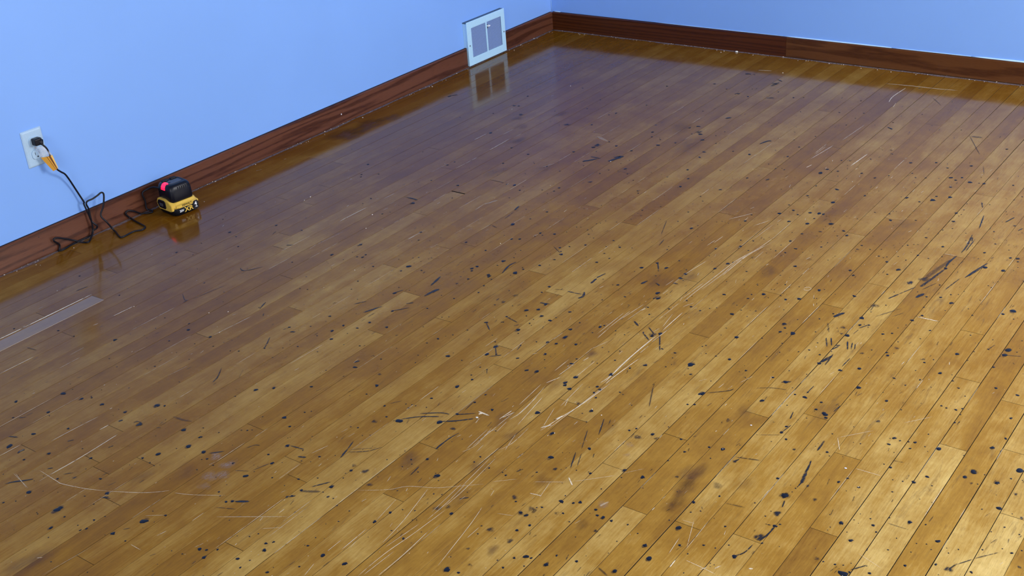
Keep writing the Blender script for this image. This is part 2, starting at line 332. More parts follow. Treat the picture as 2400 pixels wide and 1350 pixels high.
# ---- marks read off the floor, in 0.1 mm (x from the left baseboard, y from the back baseboard)
DROPS=[(2238,28218,32),(4428,28448,26),(4286,26300,18),(5116,26152,13),(6752,28705,21),(6052,26694,26),(7890,28842,48),(7631,28598,28),(6548,30211,56),(8669,30594,23),(8588,30776,11),(9173,29905,15),(9204,29122,19),(10243,27386,35),(10723,27069,20),(11411,26971,46),(11702,27302,42),(11243,27359,19),(9075,25526,21),(8842,25592,17),(10005,28961,23),(9794,29063,19),(10492,28523,27),(8655,29274,16),(3441,31223,29),(4674,30670,33),(10913,28272,15),(10782,26398,36),(3604,25689,23),(11206,28025,23),(8075,23502,35),(7062,29654,12),(7914,29514,24),(5346,30648,24),(7476,27241,12),(7371,24452,26),(5025,24454,28),(8740,28813,43),(8635,34129,49),(10598,35570,55),(11701,35598,85),(13652,34900,76),(13419,35497,48),(12155,34686,48),(12119,36070,40),(12696,35425,28),(9177,33554,35),(6950,33479,45),(7681,32635,63),(8991,32457,51),(9793,32394,39),(10242,31798,61),(10417,31713,32),(8313,32551,44),(8497,32394,26),(8111,33361,43),(8277,33444,14),(7553,33954,25),(8587,34727,69),(9385,34877,31),(9681,34427,41),(10705,34039,37),(11572,34427,33),(11661,32183,55),(12248,32177,41),(12298,32574,64),(11935,33140,53),(11746,33422,33),(12784,32547,53),(13064,32687,29),(13376,32784,19),(13704,32498,32),(14312,32688,54),(14269,31391,46),(14468,32049,42),(15207,31331,29),(14146,31858,29),(14868,32431,22),(13358,30601,55),(13617,30195,24),(13726,30083,17),(11613,30540,21),(11834,30074,47),(12163,29797,43),(12936,29283,39),(13746,30807,34),(13000,31427,24),(12482,31828,17),(15406,32173,31),(16219,32013,46),(14244,33387,25),(14646,33547,34),(14746,33460,37),(17175,33676,26),(16527,34229,43),(16499,33952,29),(16395,34066,35),(16261,34690,40),(17643,33737,48),(15373,34887,44),(15513,34833,29),(15694,34708,26),(15646,35014,40),(15187,35172,17),(14926,35224,12),(15745,32426,34),(16175,33040,15),(17133,33414,14),(17065,34663,34),(17482,34217,22),(16505,34845,23),(12546,35716,15),(10438,36084,26),(12049,35686,25),(12802,35686,31),(12733,35792,24),(10721,34929,30),(13846,35518,21),(12219,33477,16),(12044,33455,20),(15718,32671,31),(11706,33747,10),(8406,32033,11),(12005,31882,17),(11396,35910,13),(12127,32771,13),(13890,34528,28),(14309,28443,49),(14355,28859,24),(15842,28226,34),(16047,27515,52),(15166,30039,23),(15002,30100,17),(15799,29350,80),(16651,28926,69),(15437,29368,27),(15640,28823,20),(16838,27855,33),(17388,27902,40),(16795,28456,40),(16862,27465,27),(18248,26191,47),(18430,26270,57),(19021,26127,33),(19075,25953,43),(18943,25869,40),(19172,26289,30),(18364,27485,65),(19131,28003,47),(19388,26808,45),(19537,27245,19),(19622,28774,58),(20154,28083,43),(19669,29373,24),(20663,28834,33),(19166,29793,27),(17913,30544,58),(17343,30189,38),(17045,30377,25),(17051,30677,16),(16587,30651,16),(17474,30656,18),(18294,29753,22),(18289,29531,25),(18704,29764,24),(15086,29035,34),(16182,31357,38),(17529,31391,15),(18989,31405,41),(17889,32026,35),(17815,32419,41),(18286,31718,18),(18437,31977,12),(18667,32520,31),(18187,33691,50),(19986,32788,65),(20234,32745,32),(20866,32190,27),(21057,31705,49),(20888,31856,30),(21163,31689,27),(21516,31700,46),(21538,31375,24),(20441,31154,37),(20567,30897,34),(19843,31642,17),(19881,30416,23),(20176,30658,37),(20323,30676,40),(20447,30297,26),(20673,29939,52),(21018,29767,40),(20912,29857,32),(21668,28397,50),(21220,28377,41),(21826,27620,21),(21053,26931,43),(20532,27055,28),(20632,26919,28),(21873,29947,34),(21419,29808,34),(21674,29947,42),(21541,29947,34),(22210,29885,22),(22816,30259,40),(23075,30543,58),(23102,29462,55),(22713,31183,47),(21954,31319,32),(23376,29911,30),(21678,26789,30),(22295,30430,14),(19536,25819,26),(20920,30239,26),(21192,24946,71),(21267,25423,32),(21129,25502,29),(22494,24535,50),(23020,23938,28),(23056,24431,16),(23261,23939,50),(23230,23714,25),(24131,22970,57),(23656,23952,34),(23673,24278,37),(23913,24359,73),(23991,24478,36),(24866,23192,37),(24989,22363,22),(22617,26674,48),(23406,25483,39),(23401,25219,36),(22333,26749,30),(21970,27162,33),(21900,26878,12),(23601,25670,33),(24530,25677,32),(24625,25782,14),(25138,26532,34),(25242,26331,28),(25541,26498,33),(24048,27036,34),(24493,27163,17),(24411,27485,70),(24656,28466,43),(24715,28370,22),(24405,29674,52),(24671,29055,24),(23313,28166,25),(23850,28966,24),(22964,28601,39),(23072,28915,17),(25687,27735,45),(26229,27496,34),(26042,28139,42),(26780,27054,42),(25530,24499,41),(25664,24531,23),(25950,24438,35),(25830,24483,20),(25510,24773,35),(25952,22804,27),(26071,22835,24),(26269,22807,33),(26374,22694,27),(26415,22945,18),(26411,23307,24),(26482,23246,12),(26438,24424,57),(25939,24703,26),(26567,25481,39),(26404,25794,41),(25836,25544,34),(26211,25875,17),(26025,25924,14),(26160,26310,19),(27291,24868,61),(27201,25118,41),(28048,24366,74),(27796,24998,49),(27984,24721,22),(27356,23846,45),(27489,23378,34),(27219,21577,39),(26734,21511,37),(26034,21909,28),(27364,22559,35),(28064,25785,53),(28151,26564,13),(27801,25978,16),(28325,25834,10),(27411,27336,44),(27058,26973,21),(27263,27522,15),(27143,28304,30),(27595,27993,28),(28196,27877,30),(26681,28832,30),(26287,29086,81),(26369,28991,25),(25851,28960,18),(26062,28925,23),(26197,28867,15),(26297,28745,10),(28321,26304,18),(27486,25225,14),(26399,28251,13),(26407,27121,16),(26352,27657,24),(27805,27375,15),(27686,27566,15),(23761,29678,24),(24111,30074,10),(25404,27608,11),(28646,26984,28),(7709,19317,57),(8608,18407,24),(6167,19654,19),(7399,20461,23),(10292,17552,23),(11327,18070,18),(11879,18616,31),(12035,17936,40),(11626,19203,71),(12458,19984,47),(12241,20097,47),(11155,20921,39),(12026,21102,38),(12925,21438,62),(13680,21899,77),(12764,19346,43),(12910,19443,26),(12754,19615,21),(13188,19208,47),(13432,18921,17),(12413,22264,50),(12498,22373,41),(12462,22081,50),(13076,22352,45),(13160,22449,45),(13321,22544,28),(12732,22838,41),(11691,22781,17),(10684,23012,67),(10426,22518,21),(10552,22409,21),(10791,22595,13),(10911,22253,17),(10105,22784,17),(11194,23045,33),(10677,23350,34),(9002,23015,31),(9039,23193,43),(8873,23248,30),(8373,22561,49),(10010,24444,25),(10194,24915,21),(11318,24183,20),(11442,24507,53),(12095,25342,43),(12841,24771,31),(13120,23965,28),(13497,23361,32),(13378,22959,32),(14333,23728,23),(14178,22869,20),(12939,21745,25),(13066,21109,21),(12950,20879,17),(12951,20618,21),(13751,21605,33),(13669,21525,20),(14216,22234,12),(14016,21176,45),(14044,20133,29),(14159,20288,58),(14177,20672,37),(15346,20245,44),(14105,18746,26),(13911,18501,26),(13905,18000,22),(13981,17903,17),(14043,17693,17),(14384,17614,17),(14527,17386,17),(14077,18507,13),(13868,19931,38),(14076,19735,29),(14432,19428,38),(14384,18907,17),(15002,18789,33),(15028,19239,21),(15402,19098,37),(15528,19867,28),(15226,19654,29),(13808,15379,32),(15744,18974,20),(14987,15998,22),(15999,16729,25),(16644,19950,55),(17259,19644,51),(16875,19490,44),(17150,19904,20),(17242,20204,23),(16617,21173,39),(16593,20250,16),(17148,21675,34),(17351,19084,32),(16694,18607,24),(13282,16732,18),(14618,16493,26),(15018,22147,43),(15030,22525,31),(15528,23061,46),(15515,23387,49),(15261,23562,53),(15802,23634,49),(15446,23829,23),(16133,23735,52),(16183,23532,22),(15756,24117,26),(15724,23898,15),(15696,24538,59),(15810,24697,22),(15110,24393,22),(15071,24415,19),(15005,24106,34),(16326,23098,41),(16862,23870,51),(16970,24273,58),(16875,23459,26),(17409,24450,43),(16726,24699,43),(16958,24652,39),(16469,24825,22),(17008,25213,39),(16528,25720,39),(17151,25450,18),(16219,25153,22),(17057,26082,45),(17307,25994,48),(18273,25772,54),(18190,26092,47),(17835,25284,45),(16710,22116,23),(17455,23398,44),(17511,23282,29),(17914,23383,22),(17447,23742,22),(18215,23443,18),(17817,25037,28),(18366,24962,17),(18939,25247,54),(19423,24483,44),(19884,24300,20),(19755,23623,31),(18216,22217,29),(18509,21712,29),(17804,21078,64),(17969,21342,52),(17987,21898,30),(17871,21395,30),(18965,22970,50),(18564,23108,25),(18850,23175,42),(19174,24775,31),(18669,24637,28),(18541,24198,21),(11982,26128,39),(11902,26525,35),(11473,26603,39),(12566,26107,42),(11871,26874,15),(12610,27201,26),(13250,28064,51),(14155,25925,37),(14048,26235,22),(14369,25578,22),(14545,25190,22),(13414,25623,15),(14939,26490,50),(15377,26484,21),(15981,26519,21),(13290,27413,15),(13550,27436,22),(16161,27080,38),(16015,26921,24),(16195,26530,21),(15709,25535,58),(15744,25936,57),(15947,25822,29),(15551,25335,25),(14724,24622,49),(12696,23985,20),(11707,24180,12),(9754,23515,34),(13498,18480,22),(9546,20496,14),(9764,21472,18),(19479,13368,63),(20127,12448,38),(18595,13212,39),(18396,14121,30),(18405,14842,59),(18680,14439,46),(18923,14674,37),(18902,15247,49),(19189,14385,54),(19448,14325,62),(19575,14308,50),(19436,15147,57),(19465,14727,33),(19596,15878,36),(19511,16493,40),(19852,16883,43),(19704,17245,35),(20121,17005,16),(19393,16845,20),(19424,17265,27),(19262,17244,16),(19258,17510,16),(18746,17599,24),(19052,17982,20),(18426,17446,44),(18248,17072,28),(18580,16954,32),(17753,15799,42),(17879,17913,40),(17721,15308,29),(16596,16993,50),(17041,16244,17),(17164,16135,17),(16675,16734,21),(15925,15027,26),(15695,14736,26),(17023,17407,16),(15934,15974,30),(17265,17581,20),(17903,19733,54),(18455,19061,46),(18621,18619,51),(18707,18472,27),(17799,19489,23),(17938,18411,16),(18513,19280,15),(19290,18817,31),(19093,18592,12),(19091,19607,19),(19381,20320,44),(18690,21089,30),(18952,21337,37),(19254,21413,29),(19413,21193,18),(19555,21071,18),(19944,20699,15),(20162,20891,22),(20054,21196,50),(20028,20228,33),(20009,19982,29),(19907,19409,22),(20277,19819,51),(20470,19944,15),(20336,19471,15),(20408,19451,15),(20698,19683,22),(20901,19820,43),(21187,19620,54),(20533,19046,26),(20903,18988,18),(21438,18934,47),(21544,18831,15),(21507,19410,18),(21570,19394,18),(20133,18330,15),(20189,18605,19),(20304,17911,50),(20689,18143,11),(20471,16102,20),(21374,15846,31),(20560,15159,44),(20757,15410,47),(20533,15559,24),(20582,14182,20),(20855,13517,24),(21263,13428,32),(21452,13853,52),(21286,12056,54),(21715,12184,37),(22020,11885,86),(22019,11566,41),(22390,11455,66),(22985,11728,20),(23044,12197,24),(22930,12524,44),(23046,13131,47),(23086,12561,20),(23179,13623,23),(22975,13838,23),(22946,14149,15),(22740,14548,35),(23337,14917,42),(22934,15747,38),(23241,15809,22),(23529,15547,22),(22470,15254,27),(22606,15140,15),(22704,15100,15),(22370,15379,15),(22502,16066,19),(22788,16842,55),(22356,16527,37),(22635,17235,29),(22244,16232,19),(22177,16318,19),(22034,16281,30),(21940,15845,19),(21668,15987,23),(21693,17472,41),(21879,17714,37),(22352,18818,50),(20431,16454,35),(20029,15820,16),(22086,13530,32),(20051,14855,57),(23576,11490,20),(24135,11797,20),(24245,13316,27),(24091,10836,20),(24226,10501,24),(25117,14792,40),(25297,14747,47),(25351,14937,33),(25179,15642,54),(24518,14103,30),(24428,14780,37),(24945,14326,18),(24400,15219,18),(24714,15666,65),(23837,16179,47),(24023,17203,25),(24199,19017,38),(24066,19368,48),(24088,18578,24),(24271,17862,38),(24444,17598,25),(24600,18038,52),(23955,17997,32),(24617,19660,30),(24029,19672,14),(24555,20161,17),(25528,20452,48),(25834,20167,16),(25519,19428,20),(25245,18428,24),(25061,18144,17),(25103,16670,18),(25270,17744,10),(25166,17555,17),(25196,16739,18),(26033,17743,71),(25867,18020,44),(26161,18153,20),(26483,19713,70),(26479,19980,57),(26632,19128,19),(26424,20642,34),(25475,21482,44),(25012,21192,29),(23231,18913,21),(23042,19435,17),(22960,19839,62),(22988,20844,61),(23059,20206,38),(23247,20102,34),(22257,21044,21),(22072,20376,24),(22263,19963,28),(21805,21376,69),(21504,21460,38),(21420,21031,49),(21524,21217,35),(21081,21360,14),(20699,22217,55),(20182,23020,21),(20235,22935,21),(20419,23283,17),(21035,23257,44),(20352,23923,84),(20565,24313,33),(21602,23535,33),(21496,23654,13),(20684,23276,24),(20507,20756,22),(21264,21960,21),(21788,21952,20),(21742,22707,20),(21921,22374,17),(22299,22140,20),(22789,22021,30),(22519,21522,20),(22482,21937,27),(23831,22176,45),(23480,22461,48),(24103,21171,33),(24174,21285,39),(23703,20368,37),(23882,20228,30),(24152,20559,17),(23758,21225,20),(24663,22193,32),(25189,21981,25),(22277,23507,36),(22890,23000,16),(22939,22409,49),(22615,23547,58),(22248,22630,13),(25830,21675,25),(25150,20965,19),(26081,19899,26),(13468,4323,32),(12405,4386,22),(12541,4268,22),(12664,5280,43),(12190,5112,49),(11503,4779,38),(14274,4717,42),(14602,4553,31),(10773,4389,50),(11677,2704,28),(11912,7494,26),(16304,12721,36),(18536,5827,29),(19147,4617,24),(16651,10412,37),(16036,10054,24),(15431,10790,52),(14805,10759,38),(16385,11319,18),(16754,11565,32),(17052,11559,27),(15897,8181,24),(16623,9444,38),(16695,8253,29),(16188,8882,24),(18623,10934,36),(18788,11329,18),(18260,10931,54),(18193,11308,67),(19360,10779,40),(19867,10962,39),(18361,10010,32),(18608,9920,27),(19152,9488,27),(20176,10597,30),(19445,8434,27),(19608,8766,27),(20406,9266,44),(21103,8902,44),(21565,9190,39),(21917,9931,59),(22109,10073,42),(22156,10682,46),(22214,9785,42),(22541,10055,67),(22809,10014,25),(22946,9972,50),(22160,8709,47),(21248,10285,30),(20963,10398,30),(20752,10100,30),(23750,9741,33),(22719,9512,17),(22703,6784,40),(20848,5613,23),(18508,12369,30),(19184,12359,60),(15212,12482,23),(14054,11744,43),(14240,12926,42),(14632,13596,37),(13347,10216,64),(13006,9736,70),(12719,9837,30),(12549,9045,66),(12343,9306,46),(13668,9152,25),(13571,9634,25),(15983,13972,44),(13934,10331,29),(15175,6090,25),(16663,4059,31),(17184,6743,29),(17206,5954,25),(16460,5596,35),(17269,5315,35),(18058,1823,31),(4914,22741,39),(5941,22625,35),(3946,23833,43),(3952,17357,51),(4413,18194,35),(4548,18368,31),(4930,17887,31),(7401,20473,28),(6207,19684,29),(6236,20116,22),(7710,19336,57),(8083,23503,49),(9008,23018,29),(5022,24444,31),(9444,20999,40),(9753,21467,26),(4941,15513,20),(3774,24832,21),(2939,23216,22),(4202,25539,21),(4395,23962,28),(1774,10038,63),(1926,9777,36),(5129,9876,47),(4737,11024,34),(3806,11923,21),(5989,12855,65),(7631,13785,43),(6634,15802,31),(6582,16143,42),(6997,17521,30),(8100,17470,47),(9536,16658,32),(9806,16597,61),(8552,14060,46),(9269,14700,22),(8267,15150,41),(9818,14733,37),(10465,14897,25),(11274,16136,39),(10874,16526,25),(11276,16437,35),(10220,16881,39),(9877,13162,49),(8922,10517,40),(9062,9024,40),(8915,9304,32),(9631,7747,33),(11355,10260,50),(11580,10692,42),(11996,10810,30),(12199,11329,67),(12637,10876,37),(11650,12203,44),(12342,13759,50),(11893,14084,25),(11796,14483,32),(12640,14113,28),(11953,13404,18),(13109,14518,24),(13085,14755,14),(13684,15211,31),(13954,13784,21),(12052,13004,18),(10240,12171,53),(10265,12490,64),(10579,12794,22),(10473,11776,38),(10924,12025,49),(10914,14126,22),(9190,5403,42),(7654,7929,38),(4738,8729,44),(6783,9797,21),(6209,6971,35),(7763,9040,29),(10706,13752,52),(14732,14295,51)]
SOFT=[(10553,32552,77,80),(11023,34703,49,50),(16403,32304,39,60),(15658,32758,43,70),(15330,29655,73,50),(17083,28975,71,60),(18973,26703,65,40),(19943,29082,54,60),(16469,31218,81,50),(16109,31189,57,50),(16879,31535,67,50),(20286,32462,49,40),(19783,30321,76,50),(20514,31491,72,50),(20379,30483,69,50),(20829,27189,86,50),(21780,30374,50,50),(21202,27035,55,40),(22266,28032,41,50),(19980,31406,85,50),(19955,32104,44,40),(20810,30305,51,40),(20302,30448,86,35),(20185,30679,75,40),(18642,31413,88,45),(18789,31271,64,40),(23906,25933,41,60),(24665,26967,42,60),(24411,27485,111,50),(24526,28092,82,80),(24552,28930,107,70),(25720,28946,62,40),(28197,25181,48,50),(28511,25875,42,60),(28874,27306,39,60),(27373,25264,44,40),(27832,28008,75,70),(24969,27315,50,50),(27291,24868,88,40),(23093,25204,43,20),(23040,26937,59,50),(23112,27871,114,25),(25007,24066,54,50),(22216,25645,68,30),(12630,23212,53,50),(12725,27138,30,50),(13095,26317,45,30),(14016,28012,57,40),(13133,22393,73,50),(14508,23026,86,30),(17939,21312,105,40),(18829,23104,106,50),(14439,23486,70,40),(19993,15506,56,60),(21368,16143,50,50),(23324,17437,101,70),(23572,17069,144,50),(22834,20824,44,60),(24936,21070,58,60),(24627,12680,58,50),(24232,20868,59,40),(23627,21491,53,50),(22757,20521,75,40),(22993,19069,119,35),(20051,14855,89,50),(20460,17344,100,15),(13949,11242,77,60),(13517,5090,159,30),(12918,3440,142,40),(12856,9562,141,40),(5822,10695,108,50),(4931,9922,77,70),(8088,10888,120,50),(11096,9568,62,50),(11915,15259,84,50),(10281,12270,129,50),(11533,12941,125,80),(11605,12850,95,70),(5365,21857,43,40)]
BROWN=[(977,15342,508,90),(1113,14231,471,90),(1300,13202,347,60),(12728,37011,325,45),(12333,33899,194,20),(13017,33283,226,20),(17040,30428,219,35),(18487,29880,183,30),(17822,28115,195,30),(18797,30907,207,20),(17999,26260,202,20),(18445,28478,190,25),(19952,29543,178,30),(20407,31879,110,40),(20089,27201,188,30),(21482,30374,139,30),(22647,28887,169,50),(22481,27819,261,60),(22612,28418,228,50),(22357,25168,187,30),(23861,24237,245,30),(23534,27537,228,15),(18005,24656,140,40),(14128,23325,779,12),(17434,20396,347,20),(19795,18549,228,40),(18021,19789,269,30),(19583,14221,412,15),(21836,13999,238,20),(19272,21623,217,15),(5930,11090,166,50),(7418,13080,236,40),(8534,15988,295,30),(7188,9981,247,30),(6611,11827,243,30),(9827,14925,293,25),(13137,10863,490,30),(12112,9413,408,30)]
PINK=[(13164,32515,164,45),(13642,32608,194,45),(13640,33096,223,35),(13820,32931,191,40),(13815,33408,158,25),(20836,27529,122,20),(20976,27877,91,20),(21454,29599,143,30)]
CRUMBS=[(5411,28700,17),(8079,27598,20),(7647,27908,20),(2488,29171,13),(305,27032,19),(9426,25229,12),(8781,28528,16),(456,28347,14),(313,28400,19),(17285,28344,43),(19684,26854,19),(19172,27979,16),(19370,26750,16),(22728,25557,28),(25077,26025,34),(25534,26502,14),(22617,26674,12),(7145,20653,19),(7698,21564,18),(9440,23965,17),(12142,20521,17),(4239,20516,34),(4265,20827,22),(1196,22487,15),(7162,20679,21),(7702,21575,21),(12610,2060,34),(11683,-15,29),(8997,409,24),(13778,204,34),(17373,277,21),(15172,314,22),(16393,311,22),(10908,16114,14),(11547,13413,22),(5616,6957,22)]
STROKES=[(9,70,6036,27481,6392,27702,6466,27662),(16,70,6482,27829,6485,27652),(19,70,6245,25479,6509,25553,6815,25102),(20,50,10251,29760,10534,30150,10619,30410),(10,30,10818,29559,11039,29903),(19,50,10175,28019,10363,28300,10492,28523),(22,80,8738,27051,8595,26702),(20,40,4736,31687,5121,31644),(18,30,6540,27622,6731,26524),(13,50,2503,29050,2494,28849),(19,70,3016,28928,3082,28533),(31,80,10450,27563,10586,27487),(12,60,9140,27296,9033,27170),(16,60,10193,27573,10261,27403),(26,80,9850,35668,9962,35512,10141,35345,10249,35221),(21,80,8194,34500,8446,34401),(34,80,9031,34807,9001,34695,9049,34634),(19,70,9633,33898,9716,33783),(15,50,10689,34760,10845,34594),(18,70,10187,34815,10273,34727),(40,80,9996,32735,10035,32642),(46,90,10513,32644,10583,32513),(20,60,10366,32590,10406,32498,10573,32505),(18,80,12162,34856,12304,34743),(14,80,12189,34840,12386,34768),(16,80,14320,31362,14712,31306),(26,85,14785,31578,14975,31504),(41,90,14797,33446,15074,33281),(23,60,12936,32522,13184,32282),(15,50,13525,31955,13598,31764,13724,31710),(10,50,13945,32675,14269,32515),(11,60,14296,32456,14435,32081),(9,60,14613,33792,15024,33612),(21,60,15848,32233,16094,31883),(44,30,15718,32483,16158,32250),(20,70,15678,32735,15778,32647),(35,25,10973,31927,11324,31899,11552,31836),(15,40,13495,35307,13599,35191),(20,50,7681,33895,7824,33777),(12,50,11023,32451,11118,32382),(25,50,10701,33571,10745,33447),(21,90,15803,29280,16121,28974,16594,28701),(21,80,16036,28873,16434,28609,16645,28556),(27,80,16632,28903,16933,28709,17268,28401),(18,70,16770,28504,17162,28211),(26,95,17271,29810,17256,29618,17261,29424),(19,95,17256,29618,17263,29326,17316,29036),(24,80,15646,31123,15601,30962,15556,30800),(14,60,15556,30800,15450,30478),(14,50,15632,30881,15987,30643,16179,30341),(11,40,15589,30812,16087,30426),(13,30,15127,28906,15310,28659),(11,70,16815,27869,16848,28233),(18,50,17366,30480,17415,30868),(10,70,19725,27477,20022,28190),(14,90,19975,28341,20206,28898),(8,70,20110,28324,20288,28761),(13,70,19810,26935,20049,27547),(8,60,19950,26888,20030,27105),(9,70,20346,28185,20405,28333),(18,40,20064,25196,20439,26034),(25,35,22389,31254,22663,31366),(10,70,21718,31231,21764,31396),(17,50,19287,29587,19358,29427),(17,60,18827,30945,18975,30802),(18,50,21276,24863,21653,24542,21723,24396),(12,50,22157,24114,22491,23924,22807,23850),(15,80,23242,23391,23227,23785),(11,80,24043,24198,24075,23880),(16,60,23286,24601,23350,24926),(12,80,23469,25116,23415,25466),(22,70,24321,25313,24338,25759),(21,70,24372,26125,24432,26439,24435,26552),(37,80,24420,26446,24498,26798,24521,26953),(16,80,24514,26901,24508,27127),(17,70,24479,27634,24528,27871),(22,95,24659,28439,24652,28770,24598,29025),(15,90,24542,29182,24505,29494,24360,29701),(13,70,24466,28504,24578,28488),(16,80,26566,28642,26358,28929),(12,90,28109,27519,27917,27797),(16,40,28124,27486,28457,27075),(20,50,27910,27778,27847,27976),(5,70,27962,26026,27916,26181),(8,50,23018,25822,23461,25565),(25,35,22970,26799,23483,26647),(17,60,23026,26974,23081,26824),(18,30,25794,25290,26017,25247),(22,25,23516,28315,23912,28238),(15,30,26432,27298,26869,27286),(27,80,7303,19019,7702,19058),(38,80,12054,23669,11935,23082),(55,80,12314,24258,12349,23902,12408,23725),(30,70,13374,22112,13255,21610,13299,21325),(38,70,11050,18298,10971,17959),(27,40,11365,19657,11098,19557),(17,40,11163,18981,11096,18400),(32,70,11454,25802,11671,25268),(21,60,10885,25554,11086,25256),(14,50,11724,25928,11748,25642),(21,80,11431,24494,11547,24236),(21,70,12095,25342,12384,24973),(30,60,12145,24842,12298,24693),(41,80,15921,21450,15895,21120),(32,80,15871,21083,15956,20739),(23,80,15612,22145,15829,22123),(12,50,15233,22206,15497,22112),(19,70,15838,22137,16045,22102),(38,80,16096,22355,16146,22188,16044,21960),(39,80,17139,20845,17200,20570),(20,80,16886,19484,17135,19862),(27,80,17857,20364,18033,20366),(25,70,17451,20581,17638,20674),(51,70,17846,20030,17977,20028),(32,60,18061,22721,18292,22895),(21,60,18556,23130,18897,23395),(17,70,18531,22806,18841,23055),(19,70,18966,22986,19389,23725),(20,70,19351,23587,19431,23622),(15,80,14734,24635,15071,24926),(14,80,15731,25563,15938,25811),(18,70,15859,25999,16097,25787),(7,60,16195,26530,16316,26690),(19,50,15026,24121,15456,24238),(18,40,15471,24447,15599,24247),(11,70,16286,25416,16225,25149),(11,60,15663,16807,16023,17778),(13,70,16269,18043,16350,18473),(10,70,13668,19948,14080,20223),(20,40,14219,23511,14213,23374),(23,70,15326,23051,15625,22981),(32,90,13061,27902,13131,27767),(17,40,11328,23046,11363,23182),(18,80,23666,12324,23829,13311),(31,50,23792,13766,23888,14567,23897,15079),(15,80,23947,14009,23968,14939),(32,80,23855,15305,23803,15733,23817,16121),(45,50,23845,16204,23669,17346,23615,17514),(14,50,23926,17115,23715,17691),(54,70,23844,17849,23738,18177),(26,80,24705,15357,24540,16029,24450,16506),(18,80,24693,15560,24484,16441),(14,60,24692,15065,24731,14945),(16,60,24352,16606,24230,17414),(18,70,23534,17604,23297,18190),(26,80,23297,18190,23152,18556),(24,80,24335,12551,24460,12092),(23,80,24807,12972,24863,12757),(24,50,23331,11434,23476,11837),(54,95,22331,20124,22489,19779),(43,60,22934,22397,23077,21899),(24,50,23051,21836,23087,22423),(16,60,23452,22292,23472,21830),(17,80,22594,21184,22787,21594),(17,80,22697,21126,22870,21509),(21,80,23104,21101,23262,21486),(15,80,23233,21109,23334,21446),(13,80,23318,21141,23406,21405),(28,60,22921,21441,23038,21376),(20,70,22942,21664,23022,21424),(17,80,23100,20374,23242,20088),(9,60,23089,20707,23127,20441),(23,30,23013,19407,22965,18996),(15,40,23214,19640,23631,18897),(12,40,23577,19442,23770,19080),(19,50,23850,13952,23920,14235),(11,60,26081,19899,26156,19602),(25,70,22525,23620,22736,23464),(24,30,22326,20466,22555,20920),(17,40,26483,19993,26843,19852),(75,25,23812,15529,23558,17029),(57,80,13038,7890,13191,7683),(35,90,16918,12650,16966,12491),(48,70,15302,9763,15430,9363,15551,9337),(39,90,18533,6365,18784,6521),(18,40,18876,2716,19339,3310),(17,40,21230,5981,22100,7647),(88,30,21334,6086,21705,6065),(15,30,22497,8574,22731,9268),(41,50,12787,2900,13054,3085),(74,30,12921,3831,12992,3211),(35,70,12081,5255,12126,5045),(65,70,11281,2729,11531,2663),(31,60,6318,23665,6514,23563),(13,60,5329,23300,5255,23068),(20,80,7186,19044,7718,19076),(37,50,3559,25707,3619,25632),(29,80,8359,22687,8374,22466),(58,70,10672,13801,10833,13613,10983,13373),(39,60,10673,13297,11116,13309),(70,70,11449,13427,11579,13087,11678,12759),(15,40,8783,16559,9378,16581),(34,70,1774,10038,1926,9777)]
